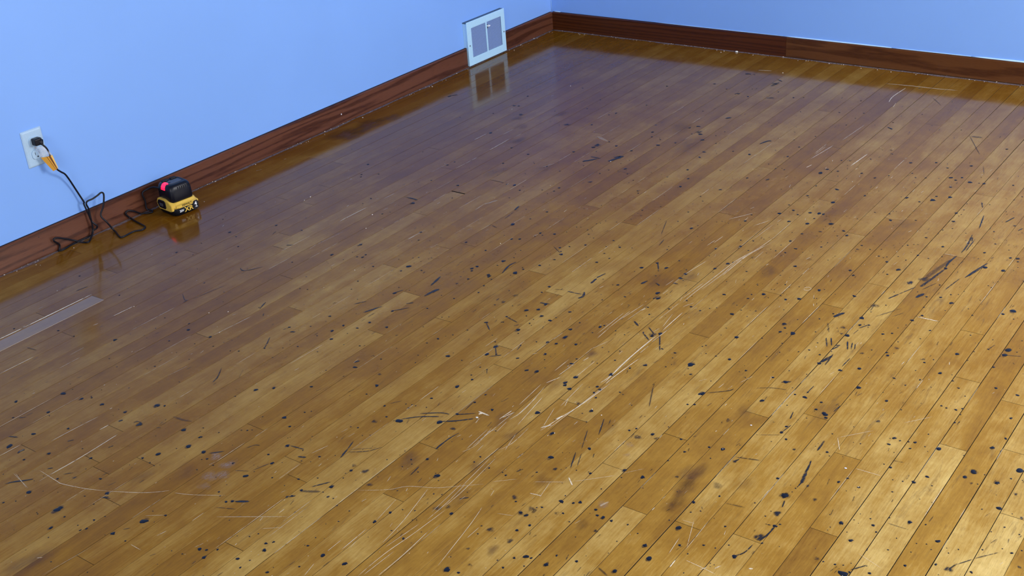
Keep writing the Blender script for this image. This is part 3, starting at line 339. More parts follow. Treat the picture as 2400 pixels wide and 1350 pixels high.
SCRATCHES=[(15,90,5343,32887,5360,31892),(21,80,5352,29396,5381,28716),(17,60,5303,29997,5337,29859),(15,50,8748,28722,8857,27451),(10,40,9350,30742,9415,30110),(10,50,11665,28805,11722,27587),(11,30,7571,30404,7628,30034),(38,100,3628,31804,3643,31111),(39,100,3638,31050,3636,28816),(11,40,6157,31362,6140,30862),(12,60,10088,34948,10787,34993,10992,34992,11588,34835,12104,34629),(13,50,12104,34629,12613,34385,12967,34175,13280,33913),(10,50,13440,33911,13847,33750,14475,33394),(7,40,13520,34766,13877,34536),(9,60,14862,34012,16170,33217),(5,40,9654,35327,10459,35487),(4,40,9697,35302,10431,35504),(23,60,10447,34921,10472,34060,10439,33095),(25,60,9896,33206,9912,32957),(16,50,9289,34099,9317,33576,9382,32843),(16,80,9345,32508,9353,32431),(16,60,8750,35082,8775,34564),(9,50,15034,31760,15028,32396),(11,50,14963,31336,15081,30918),(6,40,16293,33911,16281,32796),(10,60,17634,33205,17634,33609),(7,60,17758,34359,17673,34003),(9,50,15977,33788,16323,33527),(11,80,12723,36813,12813,36743),(6,60,14037,35532,14361,35540),(7,30,13284,37066,13399,36020),(11,60,17734,26410,17811,27438),(9,70,17859,26412,18030,27519,17980,28057),(10,80,18087,26859,18267,28125),(9,70,17972,26924,18034,27858),(10,70,18584,25928,18671,27014),(16,80,19137,25614,19058,26654,18936,27406,18841,28054),(13,70,19088,25787,19020,26951,18946,27928),(7,70,18639,26614,18756,26965),(7,60,18592,27128,18799,27883),(17,80,17766,28147,17810,27715),(16,80,17787,28068,17902,27731),(8,60,17972,28129,18020,28595),(9,60,17834,28507,17939,29219,17836,29593),(6,60,17785,28601,17850,29460),(6,50,18076,29139,18106,29435),(5,60,18439,28417,18612,29077),(9,60,18555,28089,18586,28779,18477,29155),(8,60,18504,29448,18566,30130,18606,30570),(8,60,18610,29385,18718,30617,18728,31334),(8,60,18622,30445,18689,31193,18694,31838),(7,70,18048,31014,18296,32077,18402,32842),(8,70,19405,30930,19547,31536,19774,32798),(10,70,18812,31392,18740,32333,18657,33088,18653,33814),(8,60,18644,32000,18538,32911),(6,50,18544,30491,18616,31564),(7,60,18768,32921,18723,33771),(16,50,18947,32053,18992,32885,18980,33614),(6,50,17710,31666,17828,32411),(14,50,17846,33430,17832,32672),(7,50,19273,30344,19326,30537),(7,60,19746,31469,19743,31856),(10,50,16779,31824,17337,31465,17626,31161,18126,30922,18440,30696,18972,30266),(8,40,19056,30131,19461,29776),(10,50,19801,29690,20393,29351),(10,50,20490,29282,21157,28630),(7,40,21245,28491,21544,28128),(7,60,20222,30059,20108,29508),(7,40,19783,30930,20128,30820),(22,50,19964,30046,20232,29998),(38,70,18885,27502,18943,27301),(39,50,18776,27961,18932,27740),(31,60,20356,29189,20570,29377),(40,80,17230,28219,17294,28114),(15,70,22388,29255,22390,29147),(6,60,23263,29707,23325,30257),(48,60,17157,28124,17480,28144),(18,80,23527,30561,23519,30331),(49,25,21430,29667,21503,29461),(10,50,24509,25080,25048,24456),(9,80,24509,25080,24731,25499),(10,50,25505,23843,25940,23316),(14,40,25233,25938,25794,25920),(11,60,23676,30235,24019,30262,24333,30301),(8,50,23246,29108,23521,29896),(6,50,23502,29006,23538,29983),(36,60,24780,29845,24849,29812),(28,40,24249,30168,24312,30037),(7,40,26286,28414,26818,28603),(6,40,23057,29222,23322,29191),(21,40,24034,30345,24108,30207),(10,70,17687,22312,17674,23406),(10,70,17597,22449,17591,23746),(11,60,17810,21795,17702,22831),(8,60,17923,21914,17870,22826),(10,70,17686,23357,17709,23931),(9,70,18731,21919,18845,22633),(14,90,18917,21729,18937,22793),(10,60,18586,21283,18564,22359),(12,70,19038,22611,18997,23462),(9,70,18275,24819,18267,25813),(13,70,18038,24835,18009,25046),(10,70,17669,25159,17669,25775),(12,70,17903,25261,17869,25888),(14,70,17965,25909,17804,26333),(12,50,18035,23915,17861,24497),(18,70,18940,23084,18921,24223,18962,25271,18916,25703),(11,90,18914,23180,18917,24614,19004,25653),(19,80,19141,24256,19055,25293,19050,25664),(9,60,17807,20197,17772,20602),(11,60,17963,20785,17953,21072),(9,60,18495,20966,18547,21213),(11,60,16791,24104,16776,24531),(8,40,15754,25263,15672,26278),(11,50,15495,25157,15472,25666),(19,40,6538,21462,6579,20301),(13,50,9416,21595,9465,20811),(16,40,11009,20017,11026,19534),(8,50,15645,26529,15671,26160),(85,15,9874,18384,10077,17894),(46,15,9908,18875,9874,18384),(31,50,17926,22137,17963,21982),(14,70,19015,16344,18927,17366,18739,18404,18684,19728,18647,20698,18651,21248),(11,60,19109,16734,18801,18268,18794,19279,18727,20374),(17,60,19021,17104,18858,18032,18834,19356),(8,50,19148,17462,19146,18087),(16,50,18396,15412,18133,16009),(18,50,17721,15165,17259,15934),(11,60,17711,15526,17739,15865),(9,50,18602,15655,18534,16923),(12,60,17601,17407,17566,17862),(12,60,17682,17033,17655,17598),(12,60,18039,18670,17885,19861),(13,50,18910,21107,18766,21456),(11,60,18596,19968,18534,21036),(25,70,24119,19145,24644,19126),(13,50,23520,15348,23822,15322),(10,50,21867,23666,21724,24110),(5,50,22249,23486,22286,23791),(1,100,21054,19057,21086,18947,21150,18912,21232,18962,21201,19071,21117,19107,21054,19057),(26,70,17599,1986,17530,3130,17623,3811),(34,60,16748,1782,17652,1678,18614,1637,19403,1534),(12,70,17881,3785,17958,4278),(19,60,17588,8836,17419,10320),(10,50,17403,8999,17386,9900),(20,70,17666,10771,17605,11082),(30,60,18892,9107,18810,10358),(15,40,17756,6480,17657,8270),(38,50,11539,2098,12102,1964),(19,40,17764,12632,17823,12865),(17,50,6555,21651,6583,20254),(11,50,6597,19489,6615,18976),(11,40,7188,23553,7132,23198),(10,40,7145,23235,7231,22051),(13,40,9433,21615,9461,21297),(16,40,672,19650,770,19433),(17,40,736,18350,806,18258),(20,50,5894,13734,5910,12980),(15,60,7054,14330,7015,13085),(15,50,7076,16315,7093,15068),(13,50,9909,17035,9895,15961),(131,12,9781,11485,10423,11788),(13,40,9704,14876,9904,14394)]
SEAMS=[-239,324,887,1450,2013,2576,3139,3702,4265,4828,5391,5954,6517,7080,7643,8206,8769,9339,9902,10450,11023,11596,12197,12772,13343,13914,14516,15061,15641,16172,16760,17322,17886,18448,19011,19562,20118,20674,21236,21806,22367,22930,23503,24076,24659,25235,25803,26389,26963,27541,28119,28705,29273,29841,30409,30977,31545,32113,32681,33249,33817,34385,34953,35521,36089,36657,37225,37793,38361,38929,39497,40065,40633,41201,41769,42337,42905,43473,44041,44609,45177,45745]
JOINTS=[(6,30333),(7,19579),(7,25415),(7,28848),(9,15073),(9,30669),(10,23099),(12,16413),(13,19060),(14,25242),(15,17919),(15,17966),(15,19902),(15,28864),(16,16589),(16,34545),(17,26552),(18,32957),(19,34046),(21,24299),(21,33469),(22,14045),(22,26449),(22,34815),(24,36330),(25,21587),(26,31715),(27,32169),(28,5682),(28,34467),(30,15581),(30,29782),(31,8969),(31,31612),(32,20015),(34,27250),(35,5506),(36,19642),(37,28388),(38,13737),(38,26763),(39,19595),(39,29424),(40,17946),(40,25101),(41,10865),(41,29308),(42,15356),(42,24557),(43,19125),(43,29079),(45,19272),(45,28163),(46,21462),(48,21940),(49,23772)]
TONES=[(7,25023,-40),(7,30141,200),(11,31055,0),(13,25124,-50),(14,7950,-30),(14,26299,-80),(15,19935,50),(15,20183,60),(15,21654,30),(15,25522,50),(17,28207,-60),(20,8868,-70),(20,34443,-20),(21,4105,-80),(21,24073,-40),(21,31639,60),(22,14067,-80),(22,26308,-70),(22,29249,40),(22,35807,50),(23,15176,20),(23,17324,70),(23,18629,40),(23,30913,-50),(23,33283,-50),(24,15955,-10),(27,4998,50),(27,12445,90),(28,6840,90),(30,6327,-70),(30,30397,-30),(31,5596,-90),(31,14579,-60),(33,26929,30),(33,29694,-40),(35,3607,-80),(35,18549,-60),(36,22120,30),(37,18576,50),(37,29054,40),(37,30988,50),(37,32030,30),(38,14720,-30),(39,18892,-40),(39,24637,-50),(39,30916,40),(40,13900,30),(40,29050,-50),(41,11181,-30),(41,27288,40),(41,29558,-60),(42,24099,-60),(42,27565,-20),(45,26431,30),(45,28760,-90),(46,23502,-60),(46,27020,40),(47,25495,100),(48,22268,-40),(48,22837,100),(48,25760,-30),(48,26471,-20),(49,26490,50),(50,25726,90)]
CORD=[(0.0215,-2.7150,0.3480),(0.026,-2.7060,0.3327),(0.0255,-2.7005,0.3131),(0.024,-2.6965,0.2868),(0.024,-2.6895,0.2607),(0.024,-2.6772,0.2451),(0.018,-2.6629,0.2319),(0.01,-2.6493,0.2101),(0.004,-2.6334,0.1732),(0.004,-2.6219,0.1401),(0.006,-2.6152,0.1176),(0.008,-2.6186,0.1134),(0.012,-2.6178,0.0978),(0.012,-2.6134,0.0756),(0.014,-2.611,0.0544),(0.02,-2.6059,0.0417),(0.022,-2.6001,0.0324),(0.018,-2.6028,0.0237),(0.012,-2.6127,0.019),(0.007,-2.6190,0.004),(0.0045,-2.6337,0.003),(0.0045,-2.6580,0.003),(0.0062,-2.6894,0.003),(0.0145,-2.7199,0.003),(0.016,-2.7366,0.003),(0.0097,-2.7439,0.003),(0.006,-2.738,0.004),(0.006,-2.7334,0.0171),(0.008,-2.7397,0.0274),(0.01,-2.7494,0.0378),(0.01,-2.7493,0.045),(0.01,-2.739,0.0457),(0.01,-2.716,0.0335),(0.01,-2.6822,0.0129),(0.0272,-2.6654,0.003),(0.0412,-2.6564,0.003),(0.030,-2.640,0.004),(0.014,-2.6150,0.016),(0.014,-2.6110,0.0403),(0.016,-2.6120,0.0678),(0.016,-2.6110,0.0934),(0.018,-2.6164,0.1135),(0.020,-2.6110,0.1219),(0.022,-2.5930,0.1233),(0.024,-2.5744,0.1283),(0.025,-2.5599,0.1329),(0.026,-2.5533,0.1256),(0.026,-2.5584,0.1041),(0.024,-2.5658,0.083),(0.022,-2.577,0.0663),(0.026,-2.5785,0.0536),(0.035,-2.5720,0.038),(0.0425,-2.5574,0.003),(0.0947,-2.5781,0.003),(0.1113,-2.5768,0.003),(0.1076,-2.5313,0.003),(0.123,-2.5104,0.003),(0.1144,-2.4907,0.003),(0.0927,-2.483,0.003),(0.0458,-2.4744,0.003),(0.0088,-2.4660,0.004),(0.006,-2.4762,0.0183),(0.006,-2.4773,0.0271),(0.008,-2.4675,0.0313),(0.01,-2.4478,0.0217),(0.0085,-2.4240,0.004),(0.0218,-2.4116,0.003),(0.0324,-2.3984,0.003),(0.030,-2.3940,0.006),(0.02,-2.3970,0.009),(0.012,-2.4009,0.0143),(0.01,-2.3986,0.0386),(0.008,-2.4019,0.0638),(0.01,-2.3959,0.0726),(0.02,-2.383,0.0787),(0.035,-2.3750,0.0842),(0.060,-2.3700,0.0845)]

# ------------------------------------------------------------------ room shell
TW = 0.012                       # baseboard thickness: board faces are x = 0 and y = 0, walls lie behind
def wall_with_hole(name, axis, plane, thick, lo, hi, hole):
    bm = bmesh.new()
    def b(u0, u1, z0, z1):
        if u1 - u0 < 1e-4 or z1 - z0 < 1e-4: return
        if axis == 0: box(bm, (plane, u0, z0), (plane + thick, u1, z1))
        else: box(bm, (u0, plane, z0), (u1, plane + thick, z1))
    at = lo
    for u0, u1, z0, z1 in sorted(hole or []):
        b(at, u0, 0, ROOM_Z); b(u0, u1, 0, z0); b(u0, u1, z1, ROOM_Z); at = u1
    b(at, hi, 0, ROOM_Z)
    return struct(obj(name, bm, MAT_WALL))
wall_with_hole('wall_left', 0, -TW, -0.12, ROOM_Y, TW, None)
wall_with_hole('wall_back', 1, TW, 0.12, -TW - 0.12, ROOM_X + 0.12, None)
wall_with_hole('wall_right', 0, ROOM_X, 0.12, ROOM_Y, TW, [SIDE_WIN, FILL_OPENING])
wall_with_hole('wall_front', 1, ROOM_Y, -0.12, -TW - 0.12, ROOM_X + 0.12, [FRONT_WIN])
struct(obj('ceiling', box(bmesh.new(), (-0.132, ROOM_Y - 0.12, ROOM_Z), (ROOM_X + 0.12, 0.132, ROOM_Z + 0.1)), MAT_CEIL))
def window(name, axis, plane, hole):
    u0, u1, z0, z1 = hole; bm = bmesh.new(); um = (u0 + u1) / 2; zm = (z0 + z1) / 2
    for (a, b, c, d) in ((u0, u0 + .05, z0, z1), (u1 - .05, u1, z0, z1), (u0, u1, z0, z0 + .05), (u0, u1, z1 - .05, z1), (u0, u1, zm - .02, zm + .02)):
        if axis == 0: box(bm, (plane + .05, a, c), (plane + .09, b, d))
        else: box(bm, (a, plane - .09, c), (b, plane - .05, d))
    return struct(obj(name, bm, MAT_CAULK))
window('window_1', 0, ROOM_X, SIDE_WIN); window('fill_opening_1', 0, ROOM_X, FILL_OPENING); window('window_2', 1, ROOM_Y, FRONT_WIN)  # middle one frames the added unseen opening for the fill light

# ------------------------------------------------------------------ floor
rnd = random.Random(11)
X = [a / 10000 for a in SEAMS]
joints = {}
for i, y in JOINTS: joints.setdefault(i, []).append(-y / 10000)
tones = {}
for i, y, t in TONES: tones.setdefault(i, []).append((-y / 10000, t / 100))
bm = bmesh.new()
plank_l = bm.loops.layers.float_color.new('plank'); ink_l = bm.loops.layers.float_color.new('ink')
def face(vs, mat, plank=(0.5, 0, 0, 1), ink=None):
    f = bm.faces.new(vs); f.material_index = mat
    for k, l in enumerate(f.loops):
        l[plank_l] = plank
        l[ink_l] = ink[k] if ink else (1, 1, 0, 1)
    return f
Y0, Y1 = ROOM_Y, TW
WIDE = {k + 47: w for k, w in {-32: .9, -31: .7, -27: 1.0, -26: .9, -25: .8, -23: 1.0, -21: .8, -17: 1.3, -14: 1.5, -11: .5, -10: 1.1, -9: 1.5, -8: 1.4, -7: .9, -6: 1.9, -5: .8, -4: 1.3, -3: .7, -2: .9, -1: 1.6, 0: 1.5, 1: 1.5, 2: 1.7, 3: 1.3}.items()}
gapw = [WIDE.get(i, rnd.choice((.5, .6, .75, .95))) / 1000 for i in range(len(X))]
for i in range(len(X) - 1):
    xa, xb = X[i] + gapw[i] / 2, X[i + 1] - gapw[i + 1] / 2
    if xa > ROOM_X: break
    xa = max(xa, -TW); xb = min(xb, ROOM_X)
    js = sorted(joints.get(i, []))
    known = list(js)
    y = Y0
    cuts = [Y0]
    pts = sorted(js + [Y1])
    for q in pts:
        # long runs without a butt joint seen in the photograph get one outside the frame only
        while q - cuts[-1] > 2.6:
            cuts.append(cuts[-1] + rnd.uniform(0.9, 1.6))
        cuts.append(q)
    for a, b in zip(cuts, cuts[1:]):
        if b - a < 0.01: continue
        ya, yb = a + 0.0005, b - 0.0005
        t = None
        for (ty, tv) in tones.get(i, []):
            if a - 0.02 < ty < b + 0.02: t = tv
        greyed = 0.0; base = rnd.gauss(0.0, 0.16)
        if t is not None:
            if t >= 2: greyed = 0.5; base = 0.1
            else: base = t * 0.5 + rnd.gauss(0, 0.04)
        tone = max(0.02, min(0.98, 0.50 + 0.42 * base))
        pl = (tone, rnd.random(), greyed, 1)
        e = 0.0003; zz = rnd.uniform(-0.00015, 0.0); tl = rnd.gauss(0, 0.000012)
        if greyed: tl = 0.0005
        cup = rnd.uniform(-0.000006, 0.000015)
        xs_ = [xa, xa + e, xa + (xb - xa) * .3, xa + (xb - xa) * .7, xb - e, xb]
        zs_ = [zz - e, zz - tl, zz - cup - tl * .4, zz - cup + tl * .4, zz + tl, zz - e]
        ny = max(1, int((yb - ya) / 0.4)); rows = []
        for r_ in range(ny + 1):
            yy = ya + (yb - ya) * r_ / ny
            rows.append([bm.verts.new((x_, yy, z_)) for x_, z_ in zip(xs_, zs_)])
        for A, B in zip(rows, rows[1:]):
            for k in range(5): face((A[k], A[k + 1], B[k + 1], B[k]), 0, pl)
            la = bm.verts.new((xa, A[0].co.y, -0.005)); lb = bm.verts.new((xa, B[0].co.y, -0.005))
            face((la, A[0], B[0], lb), 1)
            ra = bm.verts.new((xb, A[0].co.y, -0.005)); rb = bm.verts.new((xb, B[0].co.y, -0.005))
            face((A[5], ra, rb, B[5]), 1)
        for row in (rows[0], rows[-1]):
            lo = [bm.verts.new((v.co.x, v.co.y, -0.005)) for v in row]
            for k in range(5): face((row[k], lo[k], lo[k + 1], row[k + 1]), 1)
g = [bm.verts.new(p) for p in ((-TW, Y0, -0.005), (ROOM_X, Y0, -0.005), (ROOM_X, Y1, -0.005), (-TW, Y1, -0.005))]
face(g, 1)
g = [bm.verts.new(p) for p in ((-TW, Y0, -0.02), (ROOM_X, Y0, -0.02), (ROOM_X, Y1, -0.02), (-TW, Y1, -0.02))]
face(list(reversed(g)), 1)

# hardened drops: little irregular domes
def drop(x, y, r, mat=2, rag=0.5, h=0.0005, asp=1.0, ang=0.0, z=0.0004):
    n = 11 if r > 0.004 else 8
    a0 = rnd.uniform(0, 6.28); rim = []; mid = []
    k1, k2, k3 = rnd.uniform(-rag, rag), rnd.uniform(-rag, rag) * .7, rnd.uniform(-rag, rag) * .5
    for i in range(n):
        a = 2 * math.pi * i / n
        rr = r * (1 + k1 * math.cos(2 * a + a0) * .6 + k2 * math.cos(3 * a + 2 * a0) * .6 + k3 * math.cos(5 * a) * .6 + rnd.uniform(-.13, .13))
        px, py = rr * asp * math.cos(a), rr * math.sin(a)
        px, py = px * math.cos(ang) - py * math.sin(ang), px * math.sin(ang) + py * math.cos(ang)
        rim.append(bm.verts.new((x + px, y + py, z * .3))); mid.append(bm.verts.new((x + px * .75, y + py * .75, z + h * .6)))
    c = bm.verts.new((x, y, z + h))
    for i in range(n):
        j = (i + 1) % n
        face((rim[i], rim[j], mid[j], mid[i]), mat).smooth = True
        face((mid[i], mid[j], c), mat).smooth = True
def blob(x, y, r, a, mat, z, rag=0.3, asp=1.0):
    n = 14; a0 = rnd.uniform(0, 6.28); rim = []; mid = []
    for i in range(n):
        t = 2 * math.pi * i / n; rr = r * (1 + rag * math.cos(2 * t + a0) * .5 + rag * math.cos(3 * t - a0) * .4 + rnd.uniform(-.1, .1))
        rim.append(bm.verts.new((x + rr * math.cos(t), y + rr * asp * math.sin(t), z))); mid.append(bm.verts.new((x + .5 * rr * math.cos(t), y + .5 * rr * asp * math.sin(t), z)))
    c = bm.verts.new((x, y, z))
    for i in range(n):
        j = (i + 1) % n
        face((rim[i], rim[j], mid[j], mid[i]), mat, ink=((a, 0, 0, 1), (a, 0, 0, 1), (a, .55, 0, 1), (a, .55, 0, 1)))
        face((mid[i], mid[j], c), mat, ink=((a, .55, 0, 1), (a, .55, 0, 1), (a, 1, 0, 1)))
def stroke(pts, hw, a, mat, z, taper=0.35, core=0.8):
    P = catmull([(x, y, 0) for x, y in pts], 5); n = len(P); rows = []
    for i, p in enumerate(P):
        t = (P[min(i + 1, n - 1)] - P[max(i - 1, 0)]).normalized(); w = Vector((-t.y, t.x, 0))
        s = i / (n - 1); k = taper + (1 - taper) * math.sin(math.pi * min(1, max(0, s))) ** .6
        q = hw * k * rnd.uniform(.8, 1.15); e = min(1.0, 5 * min(s, 1 - s) + .25)
        rows.append(([bm.verts.new((*(p + w * q * m).xy, z)) for m in (-1.4, -.6, .6, 1.4)], e))
    for (A, ea), (B, eb) in zip(rows, rows[1:]):
        for k in range(3):
            ia, ib = (0, 1, 1, 0)[k], (0, 1, 1, 0)[k + 1]
            face((A[k], A[k + 1], B[k + 1], B[k]), mat, ink=((a, ia * ea, 0, 1), (a, ib * ea, 0, 1), (a, ib * eb, 0, 1), (a, ia * eb, 0, 1)))
D_ = 10000.0
for (x, y, r, a) in BROWN: blob(x / D_, -y / D_, r / D_ * 1.25, a / 100, 5, 0.00035, asp=1.5)  # brown stains; the patches beside the left baseboard paint in a reddish reflection
for (x, y, r, a) in PINK: blob(x / D_, -y / D_, r / D_, a / 100, 6, 0.00045)
for (x, y, r, a) in SOFT: blob(x / D_, -y / D_, r / D_ * 1.1, min(1, a / 100 * 1.4), 3, 0.0005)
for s in SCRATCHES:
    P = [(s[k] / D_, -s[k + 1] / D_) for k in range(2, len(s), 2)]
    stroke(P, max(s[0] / D_ * .45, .0004), min(1, s[1] / 100 * 1.15), 4, 0.00065 + rnd.uniform(0, .0001), taper=.5)
for s in STROKES:
    P = [(s[k] / D_, -s[k + 1] / D_) for k in range(2, len(s), 2)]
    stroke(P, s[0] / D_ * .78, min(1, s[1] / 100 * 1.5), 3, 0.00055 + rnd.uniform(0, .0001))
for (x, y, r) in DROPS:
    drop(x / D_, -y / D_, r / D_ * .98 + .0001)
    if r > 35 and rnd.random() < .55:      # faint smear round the bigger ones, along the grain
        stroke([(x / D_ - rnd.uniform(-.001, .001), -y / D_ - r / D_ * rnd.uniform(.8, 2.2)), (x / D_, -y / D_ + r / D_ * rnd.uniform(.8, 1.8))], r / D_ * .8, rnd.uniform(.25, .6), 3, .0005)
# dust gathered along both baseboards
def dust(x0, y0, x1, y1, nx, ny):
    L = math.hypot(x1 - x0, y1 - y0); n = int(L / 0.02); prev = None
    for i in range(n + 1):
        t = i / n; x, y = x0 + (x1 - x0) * t, y0 + (y1 - y0) * t
        w = 0.017 + 0.012 * noise.noise(Vector((x * 9, y * 9, 3))) + rnd.uniform(-.002, .002)
        row = [bm.verts.new((x + nx * q, y + ny * q, .0006)) for q in (.0004, w * .5, w)]
        if prev:
            for k in range(2):
                e0, e1 = (1, .8, 0)[k], (1, .8, 0)[k + 1]
                face((prev[k], prev[k + 1], row[k + 1], row[k]), 7, ink=((.75, e0, 0, 1), (.75, e1, 0, 1), (.75, e1, 0, 1), (.75, e0, 0, 1)))
        prev = row
dust(0, -3.3, 0, 0, 1, 0); dust(0, 0, 3.0, 0, 0, -1)
# fine specks, nicks and short scratches of a worn floor, denser towards the middle of the room
def in_view(x, y):
    v = M.inverted() @ Vector((x, y, 0)); return v.z < 0 and abs(v.x / -v.z) < .44 and abs(v.y / -v.z) < .25
k = 0
while k < 1300:
    x, y = rnd.uniform(.1, 3.3), rnd.uniform(-3.9, -.15)
    if not in_view(x, y): continue
    d = min(1, max(0.05, (x - .1) / 1.6)) * min(1, max(0.12, -y / 1.6))
    if rnd.random() > d: continue
    k += 1
    if rnd.random() < .7: drop(x, y, rnd.choice((.0009, .0011, .0014, .0018)), h=.0002, z=.0004)
    else: stroke([(x, y), (x + rnd.gauss(0, .003), y + rnd.uniform(.006, .022))], .0009, .5, 3, .0005)
k = 0
while k < 620:
    x, y = rnd.uniform(.3, 3.2), rnd.uniform(-3.9, -.8)
    if not in_view(x, y): continue
    near = math.exp(-((x - 1.85 - .12 * (y + 3)) / .35) ** 2)
    if rnd.random() > .25 + .75 * near: continue
    k += 1
    L = rnd.choice((.0015, .002, .003, .005, .010, .018)) * rnd.uniform(.7, 1.4); a = math.radians(90 + rnd.gauss(0, 13))
    stroke([(x, y), (x + L * math.cos(a), y + L * math.sin(a))], rnd.uniform(.0004, .0008), rnd.uniform(.2, .65), 4, .0006)
# pale filler worn along the board edges
for _ in range(150):
    i = rnd.randrange(12, 50); y = rnd.uniform(-3.7, -.8); x = X[i] + rnd.choice((-1, 1)) * rnd.uniform(.0008, .0014)
    if in_view(x, y):
        L = rnd.uniform(.02, .16); stroke([(x, y), (x, y + L / 2), (x, y + L)], .0005, rnd.uniform(.3, .7), 4, .00062)
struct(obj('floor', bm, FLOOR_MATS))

# ------------------------------------------------------------------ baseboards
HB = 0.084
def board(name, a, b, axis, mat, lift=0.0):
    bm = bmesh.new()
    if axis == 1:   # runs along y, face at x = 0
        prof = [(-TW, lift), (0, lift), (0, HB - .004), (-.004, HB), (-TW, HB)]
        v0 = [bm.verts.new((p, a, z)) for p, z in prof]; v1 = [bm.verts.new((p, b, z)) for p, z in prof]
    else:           # runs along x, face at y = 0
        prof = [(TW, lift), (0, lift), (0, HB - .004), (.004, HB), (TW, HB)]
        v0 = [bm.verts.new((a, p, z)) for p, z in prof]; v1 = [bm.verts.new((b, p, z)) for p, z in prof]
    for k in range(5): bm.faces.new((v0[k], v0[(k + 1) % 5], v1[(k + 1) % 5], v1[k]))
    bm.faces.new(v0); bm.faces.new(v1)
    o = obj(name, bm, [mat, MAT_EDGE])
    for p in o.data.polygons:
        if abs(p.normal.z) > .9 and p.center.z > .04: p.material_index = 1
    return struct(o)
bl = board('baseboard_left', ROOM_Y, 0.0, 1, MAT_OAK_L, 0.0015)
bb = board('baseboard_back', 0.0, 1.1775, 0, MAT_OAK_B1, 0.001)
board('baseboard_back', 1.1785, ROOM_X, 0, MAT_OAK_B2, 0.003)
nb = bmesh.new()
for (y, z) in ((-2.7904, .067), (-2.7873, .0193), (-1.9976, .0665), (-1.909, .0635), (-0.30, .06)): cyl(nb, (0.0002, y, z), 0, .0016, .0008, 10)
obj('nail_hole', nb, MAT_SLOT, bl)
nb = bmesh.new(); cyl(nb, (0.0004, -1.4468, .0379), 0, .0026, .0012, 10); o = obj('paint_spatter', nb, MAT_PAINTCHIP, bl); o['label'] = 'white paint drip'
# caulk beads along the top of the back boards
def bead(x0, x1, r, parent):
    b = bmesh.new(); n = max(4, int((x1 - x0) / .03)); P = [Vector((x0 + (x1 - x0) * i / n, TW - .0015, HB + .0006)) for i in range(n + 1)]
    tube(b, P, lambda t: r * (0.35 + math.sin(math.pi * min(1, max(0, t))) ** .5 + .3 * noise.noise(Vector((t * 20, x0, 0)))), 8)
    return obj('caulk_bead', b, MAT_CAULK, parent)
bead(0.002, 0.04, .0022, bb); bead(0.55, 1.17, .0008, bb); bead(1.16, 1.62, .0026, bb); bead(1.62, 1.95, .0012, bb); bead(1.93, 2.6, .0036, bb)
cb = bmesh.new(); tube(cb, [Vector((-TW + .001, TW - .001, HB + i * .1)) for i in range(20)], .0026, 8); obj('corner_caulk', cb, MAT_CORNER, bb)

# ------------------------------------------------------------------ wall register (heating grille)
vent = thing('wall_register', 'white metal heating register against the blue wall near the room corner', 'vent', (0, -0.5198, 0.0055))
VY0, VY1, VZ = -0.1352, 0.1352, 0.1905       # local: y, z; front plane x = 0.012
gy0, gy1, gz0, gz1 = VY0 + .030, VY1 - .026, .033, VZ - .030
b = bmesh.new()
fx0, fx1 = 0.0085, 0.012
box(b, (fx0, VY0, 0), (fx1, gy0, VZ), .0012); box(b, (fx0, gy1, 0), (fx1, VY1, VZ), .0012)
box(b, (fx0, gy0 - .001, 0), (fx1, gy1 + .001, gz0), .0012); box(b, (fx0, gy0 - .001, gz1), (fx1, gy1 + .001, VZ), .0012)
obj('frame', b, MAT_VENT, vent)
for ya, yb in ((VY0 + .002, VY0 + .005), (VY1 - .005, VY1 - .002)):      # shallow box behind the frame, notched over the baseboard
    b = bmesh.new(); prism(b, [(-.0118, .0800), (.0006, .0800), (.0006, 0), (.0087, 0), (.0087, VZ - .006), (-.0118, VZ - .006)], 1, ya, yb)
    obj('side_flange', b, MAT_VENT, vent)
b = bmesh.new(); box(b, (-.0119, VY0 + .0015, VZ - .006), (.0084, VY1 - .0015, VZ - .0015)); obj('top_flange', b, MAT_FLANGE_SHADE, vent)  # dark grey paints in the shaded gap along the register top
b = bmesh.new(); box(b, (.0006, VY0 + .006, .004), (.0012, VY1 - .006, VZ - .006)); obj('duct_backing', b, MAT_VDARK, vent)
b = bmesh.new(); ym = (gy0 + gy1) / 2; ns = 23
for k in range(ns):
    z = gz0 + (gz1 - gz0) * (k + .5) / ns
    for (a, c) in ((gy0, ym - .0045), (ym + .0045, gy1)):
        vs = [b.verts.new(p) for p in ((.0100, a, z - .0017), (.0100, c, z - .0017), (.0060, c, z + .0012), (.0060, a, z + .0012), (.0105, a, z - .0013), (.0105, c, z - .0013), (.0065, c, z + .0016), (.0065, a, z + .0016))]
        for f in ((0, 1, 2, 3), (7, 6, 5, 4), (0, 4, 5, 1), (3, 2, 6, 7), (0, 3, 7, 4), (1, 5, 6, 2)): b.faces.new([vs[i] for i in f])
obj('louver', b, MAT_SLAT, vent)
b = bmesh.new(); box(b, (.0075, ym - .0045, gz0 - .001), (.0112, ym + .0045, gz1 + .001), .0006); obj('center_bar', b, MAT_VENT, vent)
b = bmesh.new(); box(b, (.0080, ym - .002, gz1 - .030), (.0108, ym + .012, gz1 - .010), .001); lp = obj('damper_slot', b, MAT_VDARK, vent)
b = bmesh.new(); box(b, (.010, ym + .004, gz1 - .021), (.021, ym + .017, gz1 - .0145), .002); obj('damper_lever', b, MAT_WHITE, vent)
for (y, z) in ((VY0 + .013, .088), (VY1 - .012, .088)):
    b = bmesh.new(); cyl(b, (.0124, y, z), 0, .0032, .0014, 16); s = obj('screw', b, MAT_STEEL, vent)
    b = bmesh.new(); box(b, (.0130, y - .0026, z - .0004), (.0132, y + .0026, z + .0004)); obj('screw_slot', b, MAT_SLOT, s)

